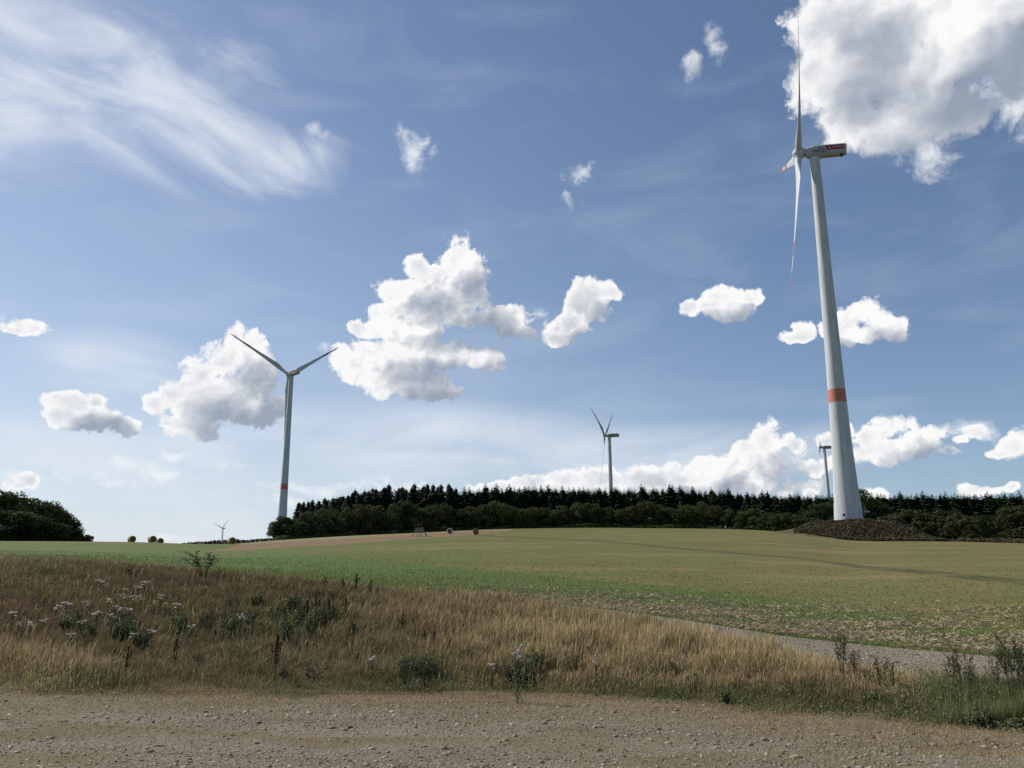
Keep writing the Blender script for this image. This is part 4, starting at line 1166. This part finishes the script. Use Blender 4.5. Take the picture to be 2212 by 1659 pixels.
# leafy herb layer: small broad leaves in the green patches
n = 26000
az = R(1) * r_.uniform(24, 34, n); kr, _ = knots(az)
r = kr[:, 2] + 0.3 + (kr[:, 3] - kr[:, 2] - 0.3) * r_.uniform(0, 1, n)
x, y = np.sin(az) * r, np.cos(az) * r
keep = r_.uniform(0, 1, n) < np.clip((np.degrees(az) - 24) / 4, 0, 1) * np.clip(.75 + .5 * lump(x, y, .5, 31), .1, 1)
x, y, r = x[keep], y[keep], r[keep]; n = len(x)
blades('meadow_grass', x, y, height(x, y) - .01, r_.uniform(.18, .42, n) * np.clip(.9 + .3 * lump(x, y, .7, 32), .5, 1.2), np.full(n, .0036), 0.55 + 0.22 * r_.normal(size=n), m_gg, r_, 0.05, 0.5, kind='stuff', label='fresh yellow-green tall grass at the right end of the verge', cat='grass')
n = 60000
x, y, r, kr = verge_points(n)
z = height(x, y); px_, py_ = photo_xy(x, y, z)
G_ = gauss(px_, py_ - 10, GREEN) + 0.2 * lump(x, y, 0.8, 3)
keep = r_.uniform(0, 1, n) < np.clip(G_ - 0.15, 0, 1) * 0.9
x, y, z, r = x[keep], y[keep], z[keep], r[keep]; n = len(x)
P_ = np.stack([x, y, z + r_.uniform(0.02, 0.34, n) * np.clip(0.7 + 0.5 * lump(x, y, 0.5, 2), .2, 1.2)], 1)
m_herb = leafy('herb_leaves', [(0.055, 0.076, 0.032), (0.090, 0.116, 0.048), (0.145, 0.170, 0.076)], 0.25)
cards_object('herbs', P_, np.tile([0, -0.4, 1.0], (n, 1)), 0.019, m_herb, 12, kind='stuff', label='low leafy herbs in the green patches of the verge', cat='herbs')
# short dry turf creeping over the gravel
n = 170000
az = R(1) * r_.uniform(-40, 40, n); kr, _ = knots(az)
r = kr[:, 2] + 0.5 - (kr[:, 2] - 6.5) * r_.uniform(0, 1, n) ** 1.5
x, y = np.sin(az) * r, np.cos(az) * r
pt_ = 0.5 * lump(x * 0.6, y * 1.6, 0.9, 11) + 0.5 * lump(x * 0.5, y * 1.4, 0.35, 13)
keep = r_.uniform(0, 1, n) < np.clip(0.30 + 0.9 * pt_ + 1.5 * np.clip(1 - (kr[:, 2] - r) / 2.4, 0, 1), 0.03, 1)
x, y, r = x[keep], y[keep], r[keep]; n = len(x)
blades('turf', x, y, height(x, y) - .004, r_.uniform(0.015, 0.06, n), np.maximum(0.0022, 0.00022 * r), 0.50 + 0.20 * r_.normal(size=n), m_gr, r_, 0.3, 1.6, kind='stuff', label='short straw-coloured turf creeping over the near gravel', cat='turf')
n = 9000
az = R(1) * r_.uniform(-40, 40, n); kr, _ = knots(az)
r = kr[:, 2] + 0.5 - (kr[:, 2] - 7.5) * r_.uniform(0, 1, n) ** 2
x, y = np.sin(az) * r, np.cos(az) * r
keep = lump(x, y, 0.7, 21) > 0.25; x, y, r = x[keep], y[keep], r[keep]; n = len(x)
blades('green_turf', x, y, height(x, y) - .004, r_.uniform(0.02, 0.07, n), np.full(n, 0.004), 0.45 + 0.2 * r_.normal(size=n), m_gg, r_, 0.3, 1.4, kind='stuff', label='sparse green tufts at the edge of the near gravel', cat='turf')

# seedlings and straw litter in the near part of the field
n = 300000
az = R(1) * r_.uniform(-37, 37, n); kr, _ = knots(az)
r = kr[:, 4] + 0.2 + 75 * r_.uniform(0, 1, n) ** 1.5
x, y = np.sin(az) * r, np.cos(az) * r
z = height(x, y); px_, py_ = photo_xy(x, y, z)
row = np.abs(((x * 0.87 + y * 0.5) / 0.28) % 1 - 0.5)
dens = np.interp(np.degrees(az), [-30, -5, 12, 35], [1, .9, .62, .5])
fade_ = np.clip(1 - (r - kr[:, 4]) / 75, 0, 1) ** 0.8
keep = (r_.uniform(0, 1, n) < fade_ * dens * np.clip(0.85 + 0.5 * lump(x, y, 4, 3) + 0.4 * lump(x, y, 0.9, 5), .15, 1))
x, y, z, r = x[keep], y[keep], z[keep], r[keep]; n = len(x)
m_seed = grass_mat('seedling', [(0.075, 0.105, 0.028), (0.115, 0.150, 0.040), (0.160, 0.195, 0.058), (0.230, 0.225, 0.095)], 0.3)
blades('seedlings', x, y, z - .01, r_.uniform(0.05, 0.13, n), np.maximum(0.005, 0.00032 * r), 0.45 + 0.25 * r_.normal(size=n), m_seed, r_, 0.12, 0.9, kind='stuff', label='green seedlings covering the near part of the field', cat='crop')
n = 80000
az = R(1) * r_.uniform(-6, 37, n); kr, _ = knots(az)
r = kr[:, 4] + 4.5 + 2.6 * r_.normal(size=n) + (r_.uniform(0, 1, n) > 0.8) * r_.uniform(0, 16, n)
x, y = np.sin(az) * r, np.cos(az) * r
keep = (r > kr[:, 4] + 0.3) & (r_.uniform(0, 1, n) < np.clip(0.30 + 1.0 * lump(x, y, 1.9, 3) + 0.7 * lump(x, y, 0.6, 8), 0.02, 1)) & (r_.uniform(0, 1, n) < np.clip((np.degrees(az) + 6) / 14, 0.1, 1))
x, y, r = x[keep], y[keep], r[keep]; n = len(x); z = height(x, y) + r_.uniform(.01, .09, n)
a = r_.uniform(0, PI, n); L = r_.uniform(.05, .17, n); wd = np.maximum(.004, .00032 * r)
dx, dy = np.cos(a) * L, np.sin(a) * L * 0.8; dz = r_.normal(size=n) * .035
V = np.stack([np.stack([x - dx, y - dy, z - dz - wd], 1), np.stack([x + dx, y + dy, z + dz - wd], 1), np.stack([x + dx, y + dy + .004, z + dz + wd], 1), np.stack([x - dx, y - dy + .004, z - dz + wd], 1)], 1).reshape(-1, 3)
m_lit = grass_mat('straw_litter', [(0.27, 0.20, 0.11), (0.38, 0.30, 0.17), (0.50, 0.41, 0.25), (0.60, 0.51, 0.34)], 0.1)
o = link('straw_litter', mesh_np('straw_litter', V, np.arange(n * 4).reshape(n, 4), [m_lit], False, {'tone': np.repeat(r_.uniform(0, 1, n), 4), 'tip': np.full(n * 4, .5)}))
tag(o, 'pale straw litter scattered in bands along the near edge of the field', 'straw', kind='stuff')

# stones
def stones(name, x, y, s, m_, label, sink=0.3):
    n = len(x); z = height(x, y)
    base = np.array([(1, 0, 0), (0, 1, 0), (-1, 0, 0), (0, -1, 0), (.55, .55, .75), (-.6, .5, .7), (-.1, -.7, .7), (0, 0, -.6)], float)
    tri = np.array([(0, 1, 4), (1, 5, 4), (1, 2, 5), (2, 6, 5), (2, 3, 6), (3, 0, 6), (0, 4, 6), (4, 5, 6), (1, 0, 7), (2, 1, 7), (3, 2, 7), (0, 3, 7)])
    V = base[None] * (1 + 0.35 * r_.normal(size=(n, 8, 1))) * np.stack([s * r_.uniform(.7, 1.5, n), s * r_.uniform(.7, 1.4, n), s * r_.uniform(.35, .8, n)], 1)[:, None, :]
    a = r_.uniform(0, 2 * PI, n); c, s_ = np.cos(a)[:, None], np.sin(a)[:, None]
    X = V[:, :, 0] * c - V[:, :, 1] * s_; Y = V[:, :, 0] * s_ + V[:, :, 1] * c
    V = np.stack([X + x[:, None], Y + y[:, None], V[:, :, 2] + (z - s * 0.05)[:, None]], 2).reshape(-1, 3)
    Tn = (np.arange(n)[:, None, None] * 8 + tri[None]).reshape(-1, 3)
    o = link(name, mesh_np(name, V, Tn, [m_], False, {'tone': np.repeat(r_.uniform(0, 1, n), 8), 'tip': np.full(n * 8, .5)}))
    tag(o, label, 'stones', kind='stuff')
m_stone = grass_mat('stone', [(0.15, 0.125, 0.090), (0.23, 0.195, 0.145), (0.31, 0.270, 0.205), (0.40, 0.360, 0.290)], 0.0)
n = 85000
az = R(1) * r_.uniform(-40, 40, n); kr, _ = knots(az)
r = 6.5 + (kr[:, 2] + .3 - 6.5) * r_.uniform(0, 1, n)
x, y = np.sin(az) * r, np.cos(az) * r
keep = r_.uniform(0, 1, n) < np.clip(.55 + .6 * lump(x * .4, y * 1.3, 1.1, 4) - 0.4 * np.clip(1 - (kr[:, 2] - r) / 2, 0, 1), .06, 1)
x, y = x[keep], y[keep]; n = len(x)
stones('stones', x, y, np.clip(0.0080 * np.exp(0.58 * r_.normal(size=n)), .004, .042), m_stone, 'loose stones over the near gravel')
n = 30000
az = R(1) * r_.uniform(-6, 40, n); kr, _ = knots(az)
r = kr[:, 3] + (kr[:, 4] - kr[:, 3]) * r_.uniform(0, 1, n); x, y = np.sin(az) * r, np.cos(az) * r
stones('track_stones', x, y, np.clip(0.0095 * np.exp(0.55 * r_.normal(size=n)), .005, .045), m_stone, 'loose stones on the gravel track beyond the verge')

# ---------------------------------------------------------------- single plants
pr = random.Random(99)
m_dock = plain('dock_brown', (0.085, 0.048, 0.028), 0.9, 0.1, 0.35, 30)
m_stem = plain('plant_stem', (0.075, 0.070, 0.035), 0.9, 0.1, 0.3, 12)
m_twig = plain('dark_twig', (0.085, 0.075, 0.045), 0.9, 0.1, 0.3, 12)
m_fluff = plain('white_fluff', (0.66, 0.62, 0.56), 0.9, 0.05, 0.12, 40)
m_flower = plain('white_flower', (0.78, 0.74, 0.64), 0.85, 0.1, 0.18, 60)
m_yellow = plain('yellow_flower', (0.42, 0.27, 0.03), 0.85, 0.1, 0.2, 60)
def cards_mesh(name, P, N, size, m_, seed):
    V, Q, t = leaf_cards(np.array(P, float), np.array(N, float), size, np.random.default_rng(seed))
    return mesh_np(name, V, Q, [m_], False, {'tone': t})
def mb_mesh(mb, name, m_):
    bmesh.ops.recalc_face_normals(mb.bm, faces=mb.bm.faces); me = bpy.data.meshes.new(name); mb.bm.to_mesh(me); mb.bm.free(); me.materials.append(m_); return me
def rndv(s): return Vector((pr.gauss(0, s), pr.gauss(0, s), pr.gauss(0, s)))
def dock_proto(seed):      # upright stem with a dense rusty seed spike
    pr.seed(seed); h = 1.0
    mb = MB(); mb.path([(0, 0, 0), (.01, 0, .5), (.02, .01, 1)], [.012, .009, .004], 6)
    P, N = [], []
    for i in range(240):
        z = pr.uniform(.42, 1.0); w = .055 * (1.05 - z) ** .4 + .01; a = pr.uniform(0, 6.28)
        P.append((math.cos(a) * w * pr.random() + .02 * z, math.sin(a) * w * pr.random(), z)); N.append((math.cos(a), math.sin(a), .3))
    for k in range(3):
        a = pr.uniform(0, 6.28); b = Vector((math.cos(a) * .12, math.sin(a) * .12, .75 + .05 * k)); mb.path([(0, 0, .45 + .05 * k), tuple(b * .7), tuple(b)], [.006, .005, .003], 5)
        for i in range(30): q_ = b * pr.uniform(.7, 1.05) + rndv(.012); q_.z = .62 + .16 * pr.random() + .03 * k; P.append(tuple(q_)); N.append((0, 0, 1))
    return [('stem', mb_mesh(mb, 'dock_stem', m_stem)), ('seed_head', cards_mesh('dock_seed', P, N, .022, m_dock, seed))]
def flower_proto(seed, m_, fluffy=False):   # branching stem, leaves, flat or fluffy heads
    pr.seed(seed)
    mb = MB(); heads, LP, LN = [], [], []
    mb.path([(0, 0, 0), (.01, .01, .35), (0, 0, .75)], [.012, .010, .006], 6)
    for k in range(5 if not fluffy else 7):
        a = 6.28 * k / 5 + pr.uniform(-.4, .4); rr = pr.uniform(.04, .17); z = pr.uniform(.78, 1.0)
        tip = Vector((math.cos(a) * rr, math.sin(a) * rr, z))
        mb.path([(0, 0, pr.uniform(.4, .7)), tuple(tip * .6 + Vector((0, 0, .3))), tuple(tip)], [.006, .005, .003], 5)
        P, N = [], []; heads.append((P, N))
        for i in range(70 if fluffy else 70):
            v = rndv(1).normalized()
            q_ = tip + (Vector((v.x * .042, v.y * .042, v.z * .036)) if fluffy else Vector((v.x * .065, v.y * .065, abs(v.z) * .03))) * pr.uniform(.5, 1)
            P.append(tuple(q_)); N.append(tuple(v) if fluffy else (v.x, v.y, .7))
    for i in range(60):
        z = pr.uniform(.03, .7); a = pr.uniform(0, 6.28); w = pr.uniform(.02, .12)
        LP.append((math.cos(a) * w, math.sin(a) * w, z)); LN.append((math.cos(a), math.sin(a), .8))
    return [('stem', mb_mesh(mb, 'flower_stem', m_stem)), *[('flower_head', cards_mesh('heads', P, N, .021, m_, seed)) for P, N in heads], ('leaves', cards_mesh('flower_leaves', LP, LN, .035, m_herb, seed))]
def twiggy_proto(seed):     # open, dark branching weed
    pr.seed(seed)
    mb = MB(); P, N = [], []
    for k in range(9):
        a = pr.uniform(0, 6.28); sp = pr.uniform(.05, .5)
        p1 = Vector((math.cos(a) * sp * .4, math.sin(a) * sp * .4, .45)); p2 = Vector((math.cos(a) * sp, math.sin(a) * sp, pr.uniform(.75, 1.0)))
        mb.path([(0, 0, 0), tuple(p1), tuple(p2)], [.009, .006, .003], 5)
        for j in range(9):
            t = pr.uniform(.35, .95); q_ = p1.lerp(p2, (t - .35) / .65); e = q_ + Vector((pr.gauss(0, .09), pr.gauss(0, .09), pr.uniform(.04, .14)))
            mb.path([tuple(q_), tuple((q_ + e) / 2 + rndv(.01)), tuple(e)], [.006, .005, .003], 4)
            for i in range(7): P.append(tuple(q_.lerp(e, pr.random()) + rndv(.012))); N.append((pr.gauss(0, 1), pr.gauss(0, 1), 1))
    return [('twigs', mb_mesh(mb, 'weed_twigs', m_twig)), ('leaves', cards_mesh('weed_leaves', P, N, .016, m_herb, seed))]
def leafy_proto(seed):      # bushy low weed
    pr.seed(seed); mb = MB(); P, N = [], []
    for k in range(14):
        a = pr.uniform(0, 6.28); sp = pr.uniform(.05, .55); tip = Vector((math.cos(a) * sp, math.sin(a) * sp, pr.uniform(.45, 1.0)))
        mb.path([(0, 0, 0), tuple(tip * .55 + Vector((0, 0, .08))), tuple(tip)], [.014, .010, .004], 5)
        for i in range(26): q_ = tip * pr.uniform(.2, 1.02) + rndv(.045); q_.z = max(.01, q_.z); P.append(tuple(q_)); N.append((math.cos(a), math.sin(a), .9))
    return [('stems', mb_mesh(mb, 'weed_stems', m_stem)), ('leaves', cards_mesh('weed_foliage', P, N, .06, m_herb, seed))]
def place(kind, protos, x, y, h, wide, label, cat, group):
    t = thing(kind, (x, y, gz(x, y) - .01), label, cat, group, pr.uniform(0, 6.28)); t.scale = (h * wide, h * wide, h)
    for nm, me in protos[pr.randrange(len(protos))]: link(nm, me, t)
    return t
DOCK = [dock_proto(i) for i in (1, 2, 3)]; YAR = [flower_proto(i, m_flower) for i in (4, 5, 6)]; THI = [flower_proto(i, m_fluff, True) for i in (7, 8)]
YEL = [flower_proto(14, m_yellow)]; TWG = [twiggy_proto(i) for i in (9, 10, 11)]; LFY = [leafy_proto(i) for i in (12, 13, 15)]
def at_px(px, py): v = hit(px, py); return v.x, v.y
for (a, b, h, lb) in ((269, 1474, .62, 'dark brown dock spike, left one of the two in the left foreground grass'), (374, 1460, .66, 'dark brown dock spike, right one of the two in the left foreground grass'), (592, 1480, .85, 'tall branched brown dock in the grass left of the picture centre')):
    x, y = at_px(a, b); place('dock_plant', DOCK, x, y, h, 1, lb, 'dock', None)
for (a, b, h) in ((640,1345,.7),(668,1352,.75),(690,1338,.7),(655,1366,.6),(720,1345,.7),(745,1340,.6),(705,1372,.6),(790,1336,.5),(620,1352,.6)):
    x, y = at_px(a + pr.uniform(-12, 12), b + pr.uniform(-10, 14)); place('dock_plant', DOCK, x, y, h * pr.uniform(.6, 1), 1.3, 'dark dock among the dark green patch in the verge left of centre', 'dock', 'docks in the dark green patch')
for (a, b, h) in ((740,1290,.65),(768,1292,.8),(760,1296,.7),(800,1298,.7),(815,1300,.5),(700,1284,.6)):
    x, y = at_px(a, b); place('dock_plant', DOCK, x, y, h * pr.uniform(.55, .9), 1.2, 'dark dock standing against the green field at the back of the verge', 'dock', 'docks at the back edge of the verge')
for (a, b, h) in ((880,1392,.6),(905,1400,.6),(945,1412,.7),(968,1420,.65),(860,1385,.55)):
    x, y = at_px(a + pr.uniform(-12, 12), b + pr.uniform(-10, 14)); place('dock_plant', DOCK, x, y, h * pr.uniform(.6, .95), 1.3, 'rusty dock at the left end of the golden grass', 'dock', 'docks at the left end of the golden grass')
for i, (a, b) in enumerate(((265,1325),(285,1328),(300,1330),(330,1335),(342,1332),(355,1338),(245,1345),(255,1352),(232,1340),(275,1352),(205,1365),(240,1375),(185,1340),(118,1355),(140,1345),(88,1380),(35,1385),(22,1372),(60,1395),(150,1410),(170,1390),(310,1298),(296,1300),(270,1305),(228,1292),(213,1290),(410,1390),(285,1410),(325,1405),(380,1350))):
    x, y = at_px(a, b); place('white_yarrow', YAR, x, y, pr.uniform(.40, .56), 1.25, 'white flat-topped flower in the brown grass on the left', 'flower', 'white flowers in the left verge')
for (a, b) in ((258,1342),(354,1345),(82,1320),(92,1330),(100,1322)):
    x, y = at_px(a, b); place('yellow_tansy', YEL, x, y, .55, .9, 'yellow flower among the white ones in the left verge', 'flower', 'yellow flowers in the left verge')
for (ca_, cb_, sa_, sb_, n_, lb, gp) in ((670, 1350, 90, 34, 26, 'tall green weed in the dark green patch left of the centre of the verge', 'tall weeds left of centre'), (470, 1365, 90, 28, 14, 'green weed behind the left foreground docks', 'weeds behind the left docks'),
        (250, 1375, 110, 26, 14, 'green weed among the white flowers on the left', 'weeds among the white flowers'), (900, 1480, 90, 16, 10, 'green weed low in the verge left of the tall thistle', 'weeds left of the thistle'), (1180, 1480, 90, 20, 10, 'green weed low in the verge right of the tall thistle', 'weeds right of the thistle')):
    for i in range(n_):
        x, y = at_px(ca_ + pr.gauss(0, sa_ / 2), cb_ + pr.gauss(0, sb_ / 2))
        place('tall_weed', LFY if pr.random() < .45 else TWG, x, y, pr.uniform(.35, .62), pr.uniform(.7, 1.2), lb, 'weed', gp)
x, y = at_px(1118, 1520); place('thistle', THI, x, y, .85, .8, 'tall thistle with bright white fluffy heads, nearest the picture centre', 'thistle', None)
x, y = at_px(802, 1482); place('thistle', THI, x, y, .5, 1.0, 'short thistle with pale fluffy heads left of the tall white-headed thistle', 'thistle', None)
x, y = at_px(1290, 1490); place('thistle', THI, x, y, .55, .7, 'slim thistle with small pale heads right of the tall white-headed thistle', 'thistle', None)
x, y = at_px(1062, 1490); place('white_yarrow', YAR, x, y, .45, .9, 'white flower just left of the tall thistle', 'flower', None)
x, y = at_px(515, 1396); place('thistle', THI, x, y, .7, .8, 'thistle with dull white heads in the left part of the verge', 'thistle', None)
x, y = at_px(440, 1256); place('branching_weed', TWG, x, y, 1.0, 1.9, 'big dark branching weed on the left rising over the green field', 'weed', None)
x, y = at_px(285, 1255); place('branching_weed', TWG, x, y, .6, 1.6, 'smaller dark branching weed left of the big one, against the green field', 'weed', None)
x, y = at_px(1822, 1492); place('branching_weed', TWG, x, y, .95, .45, 'tall slim dark weed standing up in front of the gravel track', 'weed', None)
x, y = at_px(1850, 1480); place('branching_weed', TWG, x, y, .55, .9, 'spreading dark weed right of the slim one before the gravel track', 'weed', None)
x, y = at_px(1285, 1410); place('branching_weed', TWG, x, y, .6, .8, 'dark weed at the back of the golden grass', 'weed', None)
for i, (a, b, h) in enumerate(((2060,1508,.6),(2085,1512,.75),(2100,1515,.5),(2160,1520,.6),(2190,1525,.85),(2205,1528,.9),(2220,1530,.8),(1905,1490,.5),(1930,1492,.45))):
    x, y = at_px(a, b); place('branching_weed', TWG, x, y, h, .6, 'dark twiggy weed at the right end of the verge before the gravel track', 'weed', 'twiggy weeds at the right end of the verge')
for i, (a, b, h, w_) in enumerate(((620,1500,.35,1),(660,1505,.38,1),(690,1506,.3,1),(630,1490,.3,1),(870,1490,.36,1.1),(905,1485,.4,1.1),(940,1495,.36,1),(965,1505,.34,1),(1040,1350,.55,1),(1060,1350,.5,1),(1150,1515,.35,.9),(1105,1512,.5,.8),
    (1450,1532,.4,1),(1510,1536,.4,1),(1560,1545,.32,1),(1700,1552,.4,1),(1760,1560,.36,1),(1900,1575,.4,1.1),(2120,1600,.4,1),(560,1400,.5,1.1),(590,1380,.5,1.1),(540,1350,.5,1),(1395,1520,.3,1),(760,1470,.35,1),(330,1480,.3,1.1),(240,1490,.28,1.1),(1250,1522,.3,1),(1460,1500,.45,.8),(1700,1525,.4,.9),(430,1480,.3,1),(80,1500,.25,1.2))):
    x, y = at_px(a + pr.uniform(-14, 14), b - pr.uniform(22, 52)); place('leafy_weed', LFY, x, y, h * pr.uniform(.5, .85), w_ * pr.uniform(1.2, 1.8), 'low green leafy weed in the front half of the verge', 'weed', 'green leafy weeds in the verge')
